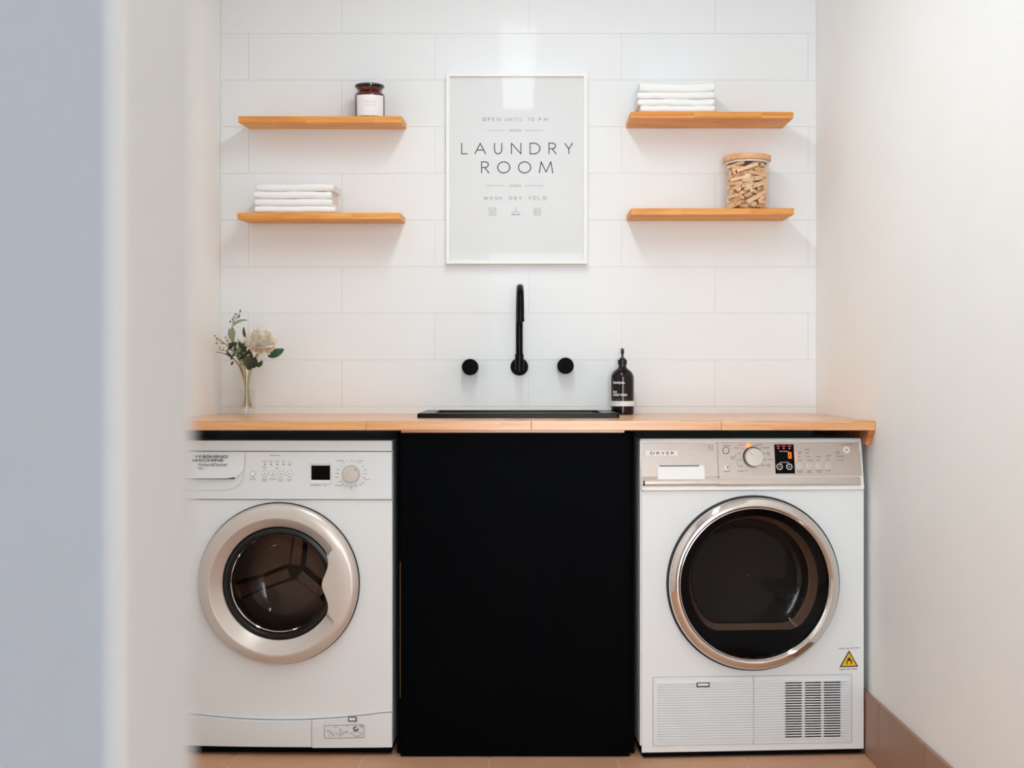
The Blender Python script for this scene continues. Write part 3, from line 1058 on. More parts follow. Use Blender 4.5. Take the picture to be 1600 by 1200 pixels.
for yy in (270, 802):
    ln([(496, yy), (670, yy)])
    ln([(864, yy), (1036, yy)])
    for i in range(4):
        a = 712 + i * 30
        ln([(a, yy - 9), (a + 24, yy - 9), (a + 24, yy + 9), (a, yy + 9), (a, yy - 9)], 0.0007)
        ln([(a, yy - 9), (a + 24, yy + 9)], 0.0006)
mb.build('rule_lines', M_INKG2, ps, smooth=False, normals=False, kind='stuff')
mb = MB()
ln([(518, 1015), (582, 1015), (582, 1088), (518, 1088), (518, 1015)], 0.0009)
ln([(518, 1030), (582, 1030)], 0.0008)
ln([(550 + 19 * math.cos(t * math.pi / 8), 1058 + 19 * math.sin(t * math.pi / 8)) for t in range(17)], 0.0009)
ln([(550 + 10 * math.cos(t * math.pi / 5), 1058 + 10 * math.sin(t * math.pi / 5)) for t in range(11)], 0.0007)
ln([(762, 1020), (768, 1012), (778, 1012), (780, 1022), (772, 1030), (772, 1042)], 0.0010)
ln([(772, 1042), (732, 1074), (735, 1082), (812, 1082), (816, 1074), (772, 1042)], 0.0012)
ln([(740, 1076), (810, 1076)], 0.0012)
ln([(942, 1035), (1022, 1035)], 0.0010)
ln([(948, 1035), (954, 1088), (1008, 1088), (1018, 1035)], 0.0010)
for a in (962, 974, 986, 998):
    ln([(a, 1035), (a + 1, 1088)], 0.0006)
ln([(950, 1052), (1014, 1052)], 0.0006)
ln([(952, 1068), (1010, 1068)], 0.0006)
ln([(950, 1028), (960, 1018), (975, 1022), (990, 1016), (1015, 1020)], 0.0010)
mb.build('icons', M_INKG2, ps, smooth=False, normals=False, kind='stuff')

# ------------------------------------------------------------------ vase and flowers
VD = 0.120                        # distance from the wall
dv = CAM_D - VD


def V(cx, cy, dy=0.0):
    """point on the vase's depth plane from the enlarged view (6 px per photo px, origin 300,460)"""
    return Vector((wx(300 + cx / 6, dv), -VD + dy, wz(460 + cy / 6, dv)))


vx = wx(385.2, dv)
vs_ = thing('glass_vase', (vx, -VD, WT + 0.0004), 'clear cylindrical glass vase with thick base at the left end of the worktop', 'vase')
R = 0.0285
MB().lathe([(0.001, 0), (R - 0.002, 0), (R, 0.002), (R, 0.140), (R - 0.001, 0.1412), (R - 0.002, 0.140), (R - 0.002, 0.022), (R - 0.006, 0.019), (0.001, 0.018)], seg=44, caps=False).build('glass', M_GLASS, vs_)
MB().lathe([(0.001, 0.0195), (R - 0.0065, 0.0205), (R - 0.0026, 0.0235), (R - 0.0026, 0.080), (0.001, 0.080)], seg=40, caps=False).build('water', M_WATER, vs_)


def bez(p0, p1, p2, n=10):
    return [p0 * (1 - t) ** 2 + p1 * 2 * t * (1 - t) + p2 * t * t for t in [i / n for i in range(n + 1)]]


def leaf(mb, p0, p1, p2, w, mi=0, up=Vector((0, -1, 0.15)), fold=0.18):
    P_ = bez(p0, p1, p2, 8)
    rows = []
    for i, p in enumerate(P_):
        t = i / 8
        tg = (P_[min(8, i + 1)] - P_[max(0, i - 1)]).normalized()
        s = tg.cross(up).normalized()
        n = s.cross(tg).normalized()
        ww = w / 2 * (math.sin(math.pi * min(1, t * 0.96 + 0.03)) ** 0.75) + 0.0003
        rows.append([p - s * ww + n * ww * fold, p - s * ww * 0.5 + n * ww * fold * .5, p, p + s * ww * 0.5 + n * ww * fold * .5, p + s * ww + n * ww * fold])
    mb.grid(rows, mi)
    # underside gives the leaf its thickness
    mb.grid([[q + Vector((0, 0.0006, -0.0003)) for q in r_] for r_ in rows], mi)


def plant(name, base, label, cat, group=None):
    t = thing(name, base, label, cat, group)
    return t


def loc_build(mb, name, m, parent, **kw):
    o_ = Vector(parent.location)
    mb.map(lambda c: c - o_)
    return mb.build(name, m, parent, **kw)


FOOT = WT + 0.0245
bp = Vector((vx + 0.012, -VD + 0.006, FOOT))
pr = plant('cream_protea', bp, 'large round cream flower head on a stem in the glass vase', 'flower')
CB = V(648, 452, -0.006)
mb = MB().tube(bez(bp, Vector((vx - 0.012, -VD - 0.004, WT + 0.12)), CB + Vector((-0.006, 0.004, -0.03)), 12), 0.0040, 8)
loc_build(mb, 'stem', M_STEM, pr)
mb = MB()
ax = Vector((0.22, -0.55, 0.80)).normalized()
s1 = ax.orthogonal().normalized()
s2 = ax.cross(s1)
mb.sphere(CB, 0.030, 1, 1, 1, 16)
rp = random.Random(3)
n = 620
for i in range(n):
    c = 1 - 1.50 * (i + 0.5) / n
    th = i * 2.399963
    sn = math.sqrt(max(0, 1 - c * c))
    dr = (ax * c + s1 * sn * math.cos(th) + s2 * sn * math.sin(th)).normalized()
    low = c < 0.15
    RR = (0.0475 if not low else 0.0515) * rp.uniform(0.88, 1.10)
    curl = ax * (0.010 if low else 0.004)
    b0 = CB + dr * 0.024
    tip = CB + dr * RR + curl
    sd = dr.cross(ax)
    if sd.length < 1e-3:
        sd = s1.copy()
    sd.normalize()
    up = dr.cross(sd).normalized()
    w = 0.0034 if low else 0.0033
    mid = (b0 * 0.35 + tip * 0.65) + dr * 0.002
    vsx = [mb.bm.verts.new(q) for q in (b0 - sd * w * .4, b0 + sd * w * .4, mid + sd * w, tip, mid - sd * w, mid + up * w * 0.8)]
    mi = 1 if (low and rp.random() < 0.55) else (2 if rp.random() < 0.35 else 0)
    for f_ in ((0, 1, 5), (1, 2, 5), (2, 3, 5), (3, 4, 5), (4, 0, 5), (0, 4, 3, 2, 1)):
        ff = mb.bm.faces.new([vsx[q] for q in f_])
        ff.material_index = mi
loc_build(mb, 'petals', [M_PETAL, M_PETALP, M_PETALC], pr, kind='stuff', smooth=False)
for a, b, c, w, m in (((770, 575), (800, 480), (795, 452), 0.0, None),
                      ((715, 578), (790, 560), (866, 512), 0.026, M_LEAF),
                      ((520, 420), (490, 380), (490, 305), 0.009, M_LEAFD), ((545, 715), (535, 620), (545, 510), 0.030, M_LEAFD), ((500, 640), (490, 560), (500, 440), 0.018, M_LEAFD),
                      ((600, 640), (640, 690), (662, 618), 0.016, M_LEAFD), ((575, 690), (600, 640), (590, 590), 0.022, M_LEAFD)):
    if m is None:
        continue
    mb = MB()
    leaf(mb, V(*a, -0.004), V(*b, -0.016), V(*c, -0.006), w)
    loc_build(mb, 'leaf', m, pr, smooth=True)

bp = Vector((vx - 0.010, -VD + 0.003, FOOT))
eu = plant('eucalyptus_sprig', bp, 'tall grey-green sprig with berries and a curled leaf, left of the cream flower', 'foliage')
mb = MB().tube(bez(bp, Vector((vx + 0.010, -VD, WT + 0.10)), V(470, 690), 10) + bez(V(470, 690), V(400, 520), V(375, 300), 8)[1:] + [V(390, 250), V(420, 205), V(456, 160)],
               [0.0024] * 12 + [0.0018] * 6 + [0.0010] * 4, 7)
mb.tube(bez(V(385, 300), V(395, 270), V(440, 195), 6), 0.0008, 6)
loc_build(mb, 'stem', M_STEM, eu)
for a, b, c, w in (((370, 440), (385, 380), (380, 306), 0.0215), ((385, 300), (440, 232), (524, 242), 0.0070), ((385, 432), (350, 380), (352, 318), 0.009),
                   ((440, 560), (470, 500), (430, 420), 0.011), ((430, 560), (400, 520), (412, 440), 0.010)):
    mb = MB()
    leaf(mb, V(*a, -0.004), V(*b, -0.012), V(*c, -0.002), w)
    loc_build(mb, 'leaf', M_LEAFG, eu, smooth=True)
for a in ((360, 256), (386, 262), (398, 214), (411, 187), (432, 214), (447, 200), (456, 156), (380, 236)):
    mb = MB().sphere(V(*a, rp.uniform(-0.006, 0.006)), 0.0030, 1, 1, 1.2, 8)
    loc_build(mb, 'berry', M_BERRY, eu)

bp = Vector((vx + 0.001, -VD - 0.010, FOOT))
gb = plant('berry_sprig', bp, 'sprig of cream buds and grey berries leaning left towards the wall', 'foliage')
mb = MB().tube(bez(bp, Vector((vx, -VD - 0.003, WT + 0.12)), V(455, 650), 10) + bez(V(455, 650), V(400, 520), V(230, 400), 10)[1:], [0.0022] * 11 + [0.0014] * 10, 7)
mb.tube(bez(V(410, 560), V(340, 470), V(310, 405), 6), 0.0009, 6)
mb.tube(bez(V(420, 580), V(330, 520), V(245, 520), 6), 0.0009, 6)
mb.tube(bez(V(400, 540), V(330, 450), V(232, 455), 6), 0.0009, 6)
loc_build(mb, 'stem', M_STEM, gb)
rq = random.Random(12)
for i in range(24):
    t = rq.uniform(0, 1)
    q = V(235 + 160 * t + rq.uniform(-12, 12), 395 + 130 * rq.uniform(0.1, 1.0) + 20 * t, rq.uniform(-0.015, 0.012))
    mb = MB().sphere(q, 0.0029, 1.2, 1, 0.9, 8)
    loc_build(mb, 'bud', M_BUD, gb)
for a in ((226, 390), (232, 458), (262, 428), (312, 403), (290, 520), (296, 458), (268, 500), (322, 560), (345, 470), (372, 520), (240, 420), (335, 430)):
    mb = MB().sphere(V(*a, rq.uniform(-0.014, 0.002)), 0.0027, 1, 1, 1.1, 8)
    loc_build(mb, 'berry', M_BERRY, gb)

bp = Vector((vx + 0.007, -VD - 0.012, FOOT))
lf = plant('leafy_sprig', bp, 'dense sprig of small round grey-green leaves in the middle of the bouquet', 'foliage')
mb = MB().tube(bez(bp, Vector((vx + 0.012, -VD - 0.006, WT + 0.10)), V(480, 640), 10) + bez(V(480, 640), V(440, 540), V(455, 440), 6)[1:], 0.0020, 7)
loc_build(mb, 'stem', M_STEM, lf)
rl = random.Random(21)
for i in range(44):
    cxx, cyy = rl.uniform(345, 520), rl.uniform(450, 640)
    if cxx > 500 and cyy < 500:
        continue
    aa = rl.uniform(0, 6.28)
    L_ = rl.uniform(22, 36)
    mb = MB()
    leaf(mb, V(cxx, cyy, -0.005), V(cxx + L_ * .6 * math.cos(aa), cyy + L_ * .6 * math.sin(aa), rl.uniform(-0.028, -0.010)), V(cxx + L_ * 1.5 * math.cos(aa), cyy + L_ * 1.5 * math.sin(aa), -0.010),
         rl.uniform(0.006, 0.010), up=Vector((rl.uniform(-.6, .6), -1, rl.uniform(-.3, .8))))
    loc_build(mb, 'leaf', M_LEAFD if rl.random() < 0.60 else M_LEAFG, lf, smooth=True)
bp = Vector((vx - 0.004, -VD + 0.012, FOOT))
br_ = plant('arched_stem', bp, 'bare brown stem arching left out of the vase', 'foliage')
mb = MB().tube(bez(bp, V(520, 900, 0.006), V(470, 740, 0.002), 8) + bez(V(470, 740, 0.002), V(420, 560, 0), V(225, 540, 0), 12)[1:], [0.0022] * 9 + [0.0024 - 0.00013 * i for i in range(12)], 7)
loc_build(mb, 'stem', M_STEMB, br_)

# ------------------------------------------------------------------ machine frame of reference
class Machine:
    def __init__(self, cx, cy, ang):
        self.cx, self.cy, self.a = cx, cy, math.radians(ang)

    def L(self, px, py, v=0.0):
        """local (u, z) of a photo pixel on the plane v metres in front of the machine's front"""
        k = (px - VX) / FPX
        ca, sa = math.cos(self.a), math.sin(self.a)
        # world = (cx + u*ca + v*sa, cy + u*sa - v*ca)
        D = CAM_D + self.cy - v * ca
        u = (k * D - self.cx - v * sa) / (ca - k * sa)
        dd = D + u * sa
        return u, wz(py, dd)


def plate_hole(mb, poly, c, r, y0, y1, n=96, mi=0):
    """polygon (x, z) with a round hole, extruded y0..y1"""
    cx, cz = c
    angs = sorted({round(2 * math.pi * i / n, 6) for i in range(n)} | {round(math.atan2(z - cz, x - cx) % (2 * math.pi), 6) for x, z in poly})
    outer = []
    for a in angs:
        dx, dz = math.cos(a), math.sin(a)
        best = None
        for (ax_, az_), (bx_, bz_) in zip(poly, poly[1:] + poly[:1]):
            ex, ez = bx_ - ax_, bz_ - az_
            den = dx * ez - dz * ex
            if abs(den) < 1e-12:
                continue
            t = ((ax_ - cx) * ez - (az_ - cz) * ex) / den
            s = ((ax_ - cx) * dz - (az_ - cz) * dx) / den
            if t > 0 and -1e-6 <= s <= 1 + 1e-6 and (best is None or t < best):
                best = t
        outer.append((cx + dx * best, cz + dz * best))
    inner = [(cx + r * math.cos(a), cz + r * math.sin(a)) for a in angs]
    rows = [[(x, y0, z) for x, z in inner], [(x, y0, z) for x, z in outer], [(x, y1, z) for x, z in outer], [(x, y1, z) for x, z in inner], [(x, y0, z) for x, z in inner]]
    mb.grid(rows, mi, closed=True)
    bmesh.ops.remove_doubles(mb.bm, verts=mb.bm.verts[:], dist=1e-6)


def cabinet_shell(mb, x0, x1, z0, z1, yf, yb, t=0.004, b=0.006):
    mb.box(x0, x0 + t, yf, yb, z0, z1)
    mb.box(x1 - t, x1, yf, yb, z0, z1)
    mb.box(x0 + t, x1 - t, yf, yb, z1 - t, z1)
    mb.box(x0 + t, x1 - t, yf, yb, z0, z0 + t)
    mb.box(x0 + t, x1 - t, yb - t, yb, z0 + t, z1 - t)


def dashes(mb, m, items, v, h=1.0, mi=0):
    """illegible small print: short bars (px, py, width px)"""
    for px, py, w in items:
        u0, z0 = m.L(px - w / 2, py + h / 2, v)
        u1, z1 = m.L(px + w / 2, py - h / 2, v)
        f = mb.bm.faces.new([mb.bm.verts.new((a, -v, b)) for a, b in ((u0, z0), (u1, z0), (u1, z1), (u0, z1))])
        f.material_index = mi


# ------------------------------------------------------------------ washing machine
WM = Machine(-0.640, -0.578, -1.2)
wm = thing('washing_machine', (WM.cx, WM.cy, 0), 'white front-loading washing machine under the left end of the worktop', 'washing machine', rz=WM.a)
uR = WM.L(613, 900)[0]
uL = uR - 0.597
zT = WM.L(440, 688)[1]
zB = 0.026
mb = MB()
cabinet_shell(mb, uL, uR, zB, zT - 0.002, 0.016, 0.55)
mb.build('body', M_WHITE, wm)
dc = WM.L(436.3, 911)
S = 1 / (FPX / (CAM_D + WM.cy))       # metres per px at the front
z780 = WM.L(440, 780.5)[1]
z7055 = WM.L(440, 705.5)[1]
# lid strip
MB().box(uL, uR, -0.002, 0.54, z7055 + 0.0008, zT, 0.004, 3).build('top_panel', M_WHITE, wm)
# front plate with bottom curve
curve = [WM.L(px, 1124.5 - 0.00046 * (px - 441) ** 2 * (1.0)) for px in range(268, 616, 12)]
curve = [(max(uL, min(uR, a)), b) for a, b in curve]
curve = [c for i, c in enumerate(curve) if i == 0 or c[0] > curve[i - 1][0] + 1e-4]
curve[0] = (uL, curve[0][1])
curve[-1] = (uR, curve[-1][1])
poly = [(a, b + 0.0012) for a, b in curve] + [(uR, z780 - 0.0012), (uL, z780 - 0.0012)]
mb = MB()
plate_hole(mb, poly, dc, 118 * S, 0.0, 0.014)
mb.build('front_panel', M_WHITE, wm)
# seam behind
MB().box(uL + 0.004, uR - 0.004, 0.0145, 0.0155, zB, dc[1] - 127 * S).build('seam_backing', M_SEAMD, wm)
MB().box(uL + 0.002, uR - 0.002, 0.005, 0.0155, z780 - 0.003, z780 + 0.003).build('seam_backing', M_SEAM, wm)
# kick panel (left) and filter cover (right)
usp = WM.L(488.5, 1140)[0]
kp = [c for c in curve if c[0] < usp - 0.004]
zs = [c for c in curve if c[0] > usp + 0.004]
zk = (kp[-1][1] + zs[0][1]) / 2


def kick_y(u, w0=-0.004):
    return w0 - 0.010 * (1 - ((u - (uL + uR) / 2) / 0.3) ** 2)


def bowed(mb, pts, z_bottom):
    """panel between a top curve and a flat bottom, gently bowed towards the room"""
    front = [[(u, kick_y(u), z) for u, z in pts], [(u, kick_y(u) - 0.001, z_bottom + (z - z_bottom) * 0.5) for u, z in pts], [(u, kick_y(u) + 0.0005, z_bottom) for u, z in pts]]
    back = [[(u, 0.014, z_bottom) for u, z in pts], [(u, 0.014, z) for u, z in pts]]
    mb.grid(front + back + [front[0]])
    for k in (0, -1):
        col_ = [r[k] for r in front + back]
        mb.bm.faces.new([mb.bm.verts.new(p) for p in col_])
    bmesh.ops.remove_doubles(mb.bm, verts=mb.bm.verts[:], dist=1e-6)


mb = MB()
bowed(mb, [(a, b - 0.0012) for a, b in kp] + [(usp - 0.0008, zk - 0.0012)], zB)
mb.build('kick_panel', M_WHITE2, wm)
mb = MB()
bowed(mb, [(usp + 0.0008, zk - 0.0012)] + [(a, b - 0.0012) for a, b in zs], zB - 0.002)
fc = mb.build('filter_cover', M_WHITE2, wm)
a0, b0 = WM.L(544, 1127.5, 0.012)
a1, b1 = WM.L(557, 1120.5, 0.012)
MB().box(a0, a1, kick_y(a0) - 0.0022, kick_y(a0) + 0.003, b0, b1, 0.0008, 1).build('catch', M_SEAMD, fc)
MB().box(a0 + 0.0025, a1 - 0.0025, kick_y(a0) - 0.0032, kick_y(a0), b0 + 0.003, b1 - 0.0015, 0.0005, 1).build('catch_insert', M_WHITE3, fc)
# instruction sticker
mb = MB()
vv = 0.0165


def wln(pts, wd=0.0012, v=0.0165, mc=WM):
    strokes(mb, [[mc.L(a, b, v) for a, b in pts]], lambda u: u, lambda w: w, -v, wd)


def crop2(a, b):
    return (290 + a / 4.571, 1040 + b / 4.571)


wln([crop2(*q) for q in ((990, 428), (1274, 424), (1274, 514), (992, 520), (990, 428))], 0.0010)
for L0 in ([(1000, 465), (1030, 462), (1065, 505)], [(1012, 470), (1040, 480), (1055, 500)], [(1026, 485), (1024, 508)], [(1060, 470), (1100, 505), (1158, 465)], [(1100, 450), (1100, 495)],
           [(1110, 450), (1112, 492)], [(1060, 440), (1085, 442)], [(1120, 480), (1155, 472), (1158, 490)], [(1175, 485), (1215, 468), (1262, 488), (1222, 508), (1175, 485)], [(1160, 428), (1160, 440)],
           [(1246, 430), (1268, 430), (1268, 440), (1246, 440), (1246, 430)]):
    wln([crop2(*q) for q in L0], 0.0008)
wln([crop2(1216 + 17 * math.cos(t * math.pi / 7), 452 + 14 * math.sin(t * math.pi / 7)) for t in range(12)], 0.0026)
wln([crop2(1218 + 5 * math.cos(t * math.pi / 5), 458 + 6 * math.sin(t * math.pi / 5)) for t in range(11)], 0.0012)
mb.build('instruction_print', M_PRINTD, fc, smooth=False, normals=False, kind='stuff')
# black box stands in for the shade under the machine, then the feet
mb = MB()
mb.box(uL + 0.004, uR - 0.004, 0.006, 0.52, 0.006, zB - 0.0005)
mb.build('base', M_BLACK2, wm)
for sx_ in (uL + 0.05, uR - 0.05):
    for yy in (0.05, 0.48):
        MB().lathe([(0.022, 0.0), (0.022, 0.010), (0.012, 0.013)], sx_, yy, 0, 16).build('foot', M_BLACK2, wm)

# control panel
ud = WM.L(383.5, 740)[0]
vP = 0.006
mb = MB().box(uL, uR, -vP, 0.012, z780 + 0.0010, z7055 - 0.0004, 0.0022, 2)
cp = mb.build('control_panel', M_WHITE2, wm)
# detergent drawer: curved outline at its right end
q = [WM.L(268, 706.5, 0.007), WM.L(383, 706.5, 0.007), WM.L(382.6, 720, 0.007), WM.L(381.5, 738, 0.007), WM.L(379, 750, 0.007), WM.L(374, 758, 0.007), WM.L(366, 763.5, 0.007),
     WM.L(352, 766.3, 0.007), WM.L(330, 767, 0.007), WM.L(268, 767, 0.007)]
q = [(max(a, uL + 0.001), b) for a, b in q]
MB().prism(q[::-1], -0.0062, 0.002).build('drawer_seam', M_SEAM, wm, smooth=False)
mid = (sum(a for a, _ in q) / len(q), sum(b for _, b in q) / len(q))
q2 = [(a - (0.0007 if a > mid[0] else -0.0), b + (0.0007 if b < mid[1] else -0.0007)) for a, b in q]
dr_ = MB().prism(q2[::-1], -0.0066, 0.0).build('drawer', M_WHITE2, wm, smooth=False)
# raised handle flap with an undercut lip
hp = [(268, 706.8), (381.3, 706.8), (380.6, 722), (379.9, 731), (378, 736.5), (374.5, 740.8), (370, 744), (364, 746.2), (355, 747.4), (268, 747.4)]
n_ = len(hp)
H_ = [WM.L(a, b, 0.016) for a, b in hp]
H_ = [(max(a, uL + 0.001), b) for a, b in H_]
mb = MB()
bm = mb.bm


def flap_y(u, z):
    t = max(0.0, min(1.0, (z7055 - z) / (z7055 - H_[-1][1])))
    return -0.0068 - 0.011 * t ** 1.5


fr = [bm.verts.new((u, flap_y(u, z) if i not in (2, 3) else -0.009, z)) for i, (u, z) in enumerate(H_)]
bk = [bm.verts.new((u, -0.0064, z + (0.004 if i >= 4 else 0))) for i, (u, z) in enumerate(H_)]
bm.faces.new(fr)
bmesh.ops.triangulate(bm, faces=bm.faces[:])
for i in range(n_):
    j = (i + 1) % n_
    bm.faces.new((fr[i], bk[i], bk[j], fr[j]))
mb.build('drawer_handle', M_WHITE2, dr_)
a0, b0 = WM.L(303, 748.4, 0.012)
a1, b1 = WM.L(366, 747.0, 0.012)
MB().box(uL + 0.002, a1, -0.0075, -0.0066, b0 - 0.0005, b1 + 0.001).build('handle_recess', M_SEAMD, dr_)
mb = MB()
w0, z0_ = WM.L(304, 715.5, 0.0095)
w1, _ = WM.L(356, 715.5, 0.0095)
put_text(mb, 'WASHING', w0, -0.0125, z0_, w=w1 - w0, h=4.6 * S, bold=0.012, mi=0)
w0, z0_ = WM.L(301, 720.5, 0.0105)
w1, _ = WM.L(350, 720.5, 0.0105)
put_text(mb, 'MACHINE', w0, -0.0135, z0_ - 0.001, w=w1 - w0, h=4.2 * S, bold=0.012, mi=0)
w0, z0_ = WM.L(309.5, 728.5, 0.0125)
w1, _ = WM.L(355.5, 728.5, 0.0125)
put_text(mb, 'Fisher&Paykel', w0, -0.0145, z0_ - 0.0022, w=w1 - w0, h=6.2 * S, bold=0.006, shear=0.25, mi=1)
dashes(mb, WM, [(313, 732, 7)], 0.0155, 2.2, mi=2)
mb.build('lettering', [M_PRINTD, M_PRINT, M_PRINTL], dr_, smooth=False, kind='stuff')

# buttons
vB = vP


def button(mc, parent, px, py, r, h, mb_m, ring=None, dot=None, v=vB, name='button'):
    u, z = mc.L(px, py, v)
    rr_ = r * S
    b_ = MB().lathe([(rr_, 0), (rr_, -h * 0.7), (rr_ * 0.85, -h), (0.0001, -h)], u, -v, z, 22, axis='y', caps=False).build(name, mb_m, parent)
    if ring:
        MB().lathe([(rr_ * 1.0, 0), (rr_ * 1.14, -0.0002), (rr_ * 1.14, -0.0006), (rr_ * 1.0, -0.0006)], u, -v, z, 22, axis='y').build('button_ring', ring, b_)
    if dot:
        MB().lathe([(dot[0] * S, 0), (dot[0] * S, -0.0004), (0.0001, -0.0004)], u, -v - h, z, 10, axis='y', caps=False).build('mark', dot[1], b_)
    return b_


button(WM, wm, 395.2, 740, 4.0, 0.005, M_WHITE3, ring=M_PRINTL)
for px in (413.6, 426.6, 439.4, 452.4):
    button(WM, wm, px, 740, 4.2, 0.0025, M_WHITE3, ring=M_PRINTL, dot=(1.0, M_PRINTD))
for px in (413.8, 423.5, 433.3, 443.0, 452.6):
    button(WM, wm, px, 725.6, 1.25, 0.0008, M_PRINT, name='indicator')
button(WM, wm, 432.8, 731.8, 1.1, 0.0008, M_PRINT, name='indicator')
mb = MB()
dashes(mb, WM, [(413, 721, 7), (423, 721, 6.5), (433, 721, 6.5), (443, 721, 5), (452.5, 721, 2.5), (413, 729.5, 7), (413, 732.5, 3.5), (429.5, 711.6, 16.5),
                (413, 748.8, 7), (413, 751.5, 7.5), (426.5, 748.4, 10.5), (438.5, 748.4, 7), (438.5, 751.4, 7), (452, 748.4, 7), (452, 751.4, 5.5),
                (493, 758.3, 15.5), (507.5, 758.3, 5)], vP + 0.0005, 1.1)
T_ = [(532, 720), (543, 720), (549.5, 720), (556, 721), (563.5, 720), (537, 723.5), (562, 724), (533, 728), (567, 728.5), (528, 733.5), (570.5, 734.5), (527, 740), (570.5, 740.5), (526.5, 746),
      (569, 746.5), (573, 749.5), (531, 752.5), (567, 754), (563.5, 757), (529, 758.7), (536, 757), (541, 759.3), (548.5, 760.3), (556, 759.3), (548.8, 763)]
dashes(mb, WM, [(a, b, (11 if i in (0, 19) else 8 if i in (4, 15) else 5 if b > 730 and i not in (20, 24) else 2.5)) for i, (a, b) in enumerate(T_)], vP + 0.0005, 1.1)
put_text(mb, 'On/Off', WM.L(390.5, 750)[0], -vP - 0.0005, WM.L(390.5, 749.8, vP)[1], w=10 * S, h=2.3 * S, bold=0.02)
mb.build('panel_print', M_PRINTL, wm, smooth=False, kind='stuff')
# display
a0, b0 = WM.L(484.6, 755.3, vP)
a1, b1 = WM.L(517.8, 722.8, vP)
mb = MB()
vth = -vP
e0, f0 = WM.L(486.6, 749.9, vP)
e1, f1 = WM.L(515.8, 727.3, vP)
mb.grid([[(a0, vth - 0.0002, b0), (a1, vth - 0.0002, b0), (a1, vth - 0.0002, b1), (a0, vth - 0.0002, b1)],
         [(a0 + 0.001, vth - 0.003, b0 + 0.001), (a1 - 0.001, vth - 0.003, b0 + 0.001), (a1 - 0.001, vth - 0.003, b1 - 0.001), (a0 + 0.001, vth - 0.003, b1 - 0.001)],
         [(e0, vth - 0.0008, f0), (e1, vth - 0.0008, f0), (e1, vth - 0.0008, f1), (e0, vth - 0.0008, f1)]], closed=True)
db = mb.build('display_bezel', M_WHITE2, wm, smooth=False)
MB().box(e0, e1, vth - 0.0010, vth + 0.001, f0, f1).build('display', M_DISPLAY, db, smooth=False)
# dial
u, z = WM.L(549.0, 740.2, vP)
r_ = 13.4 * S
dl = MB().lathe([(r_ * 1.0, 0), (r_ * 1.0, -0.004), (r_ * 0.98, -0.013), (r_ * 0.90, -0.0155), (0.0001, -0.016)], u, -vP, z, 40, axis='y', caps=False).build('dial', M_DIAL, wm)
MB().box(u + 0.0115, u + 0.0150, -vP - 0.0168, -vP - 0.0150, z + 0.0105, z + 0.0140).build('pointer', M_PRINT, dl)

# ---- porthole door of the washer
N = 144
cxd, czd = dc


def ang_deg(i):
    a = 360.0 * i / N
    return a - 360 if a > 180 else a


def smooth_(t):
    t = max(0.0, min(1.0, t))
    return t * t * (3 - 2 * t)


ringrows = []
for (kind) in range(10):
    row_ = []
    for i in range(N):
        a = ang_deg(i)
        hz_ = 1 - smooth_((abs(a) - 29.0) / 4.5)           # 1 inside the grip
        bumpi = 0.5 + 0.5 * math.cos(math.pi * max(-1, min(1, a / 30.0)))
        rin = 88.6 - 19.0 * bumpi
        rc = (105.0 - 3 * math.cos(math.radians(a - 90))) * (1 - hz_) + (rin + 3.0) * hz_
        prof = [(125.0, 0.0), (125.0, -0.014), (124.0, -0.020), (121.0, -0.025), (114.0, -0.030), (rc + 1.0 if hz_ > 0.5 else rc + 1.5, -0.031), (rc - 0.5, -0.030),
                (rin + 0.5, -0.030 * hz_ - 0.008 * (1 - hz_)), (rin, -0.026 * hz_ - 0.006 * (1 - hz_)), (rin, 0.012)]
        r__, y__ = prof[kind]
        th = math.radians(a)
        row_.append((cxd + r__ * S * math.cos(th), y__, czd + r__ * S * math.sin(th)))
    ringrows.append(row_)
dr0 = MB().grid(ringrows, closed=True).build('door_ring', M_SILVER, wm)
MB().lathe([(124 * S, -0.004), (126.6 * S, -0.004), (126.6 * S, 0.0), (124 * S, 0.0)], cxd, 0, czd, 96, axis='y').build('door_gap', M_SEAMD, wm)
MB().lathe([(90 * S, 0.006), (86 * S, -0.004), (82 * S, -0.006), (79 * S, 0.0), (77.5 * S, 0.012), (77 * S, 0.03), (90 * S, 0.03)], cxd, 0, czd, 80, axis='y').build('rubber_gasket', M_RUBBER, wm)
MB().lathe([(77.5 * S, 0.002), (76.5 * S, 0.000), (75.5 * S, 0.002), (75.8 * S, 0.012), (77.4 * S, 0.012)], cxd, 0, czd, 80, axis='y').build('glass_rim', M_CHROME, wm)
MB().lathe([(76.6 * S, 0.010), (75 * S, 0.018), (70 * S, 0.055), (62 * S, 0.080), (48 * S, 0.094), (25 * S, 0.100), (0.0002, 0.101)], cxd, 0, czd, 72, axis='y', caps=False).build('door_glass', M_WGLASS, wm)
mb = MB()
mb.lathe([(78 * S, 0.031), (96 * S, 0.034), (110 * S, 0.060), (112 * S, 0.200), (104 * S, 0.215), (60 * S, 0.222), (0.0002, 0.225)], cxd, 0, czd, 72, axis='y', caps=False)
drum = mb.build('drum', M_DRUM, wm)
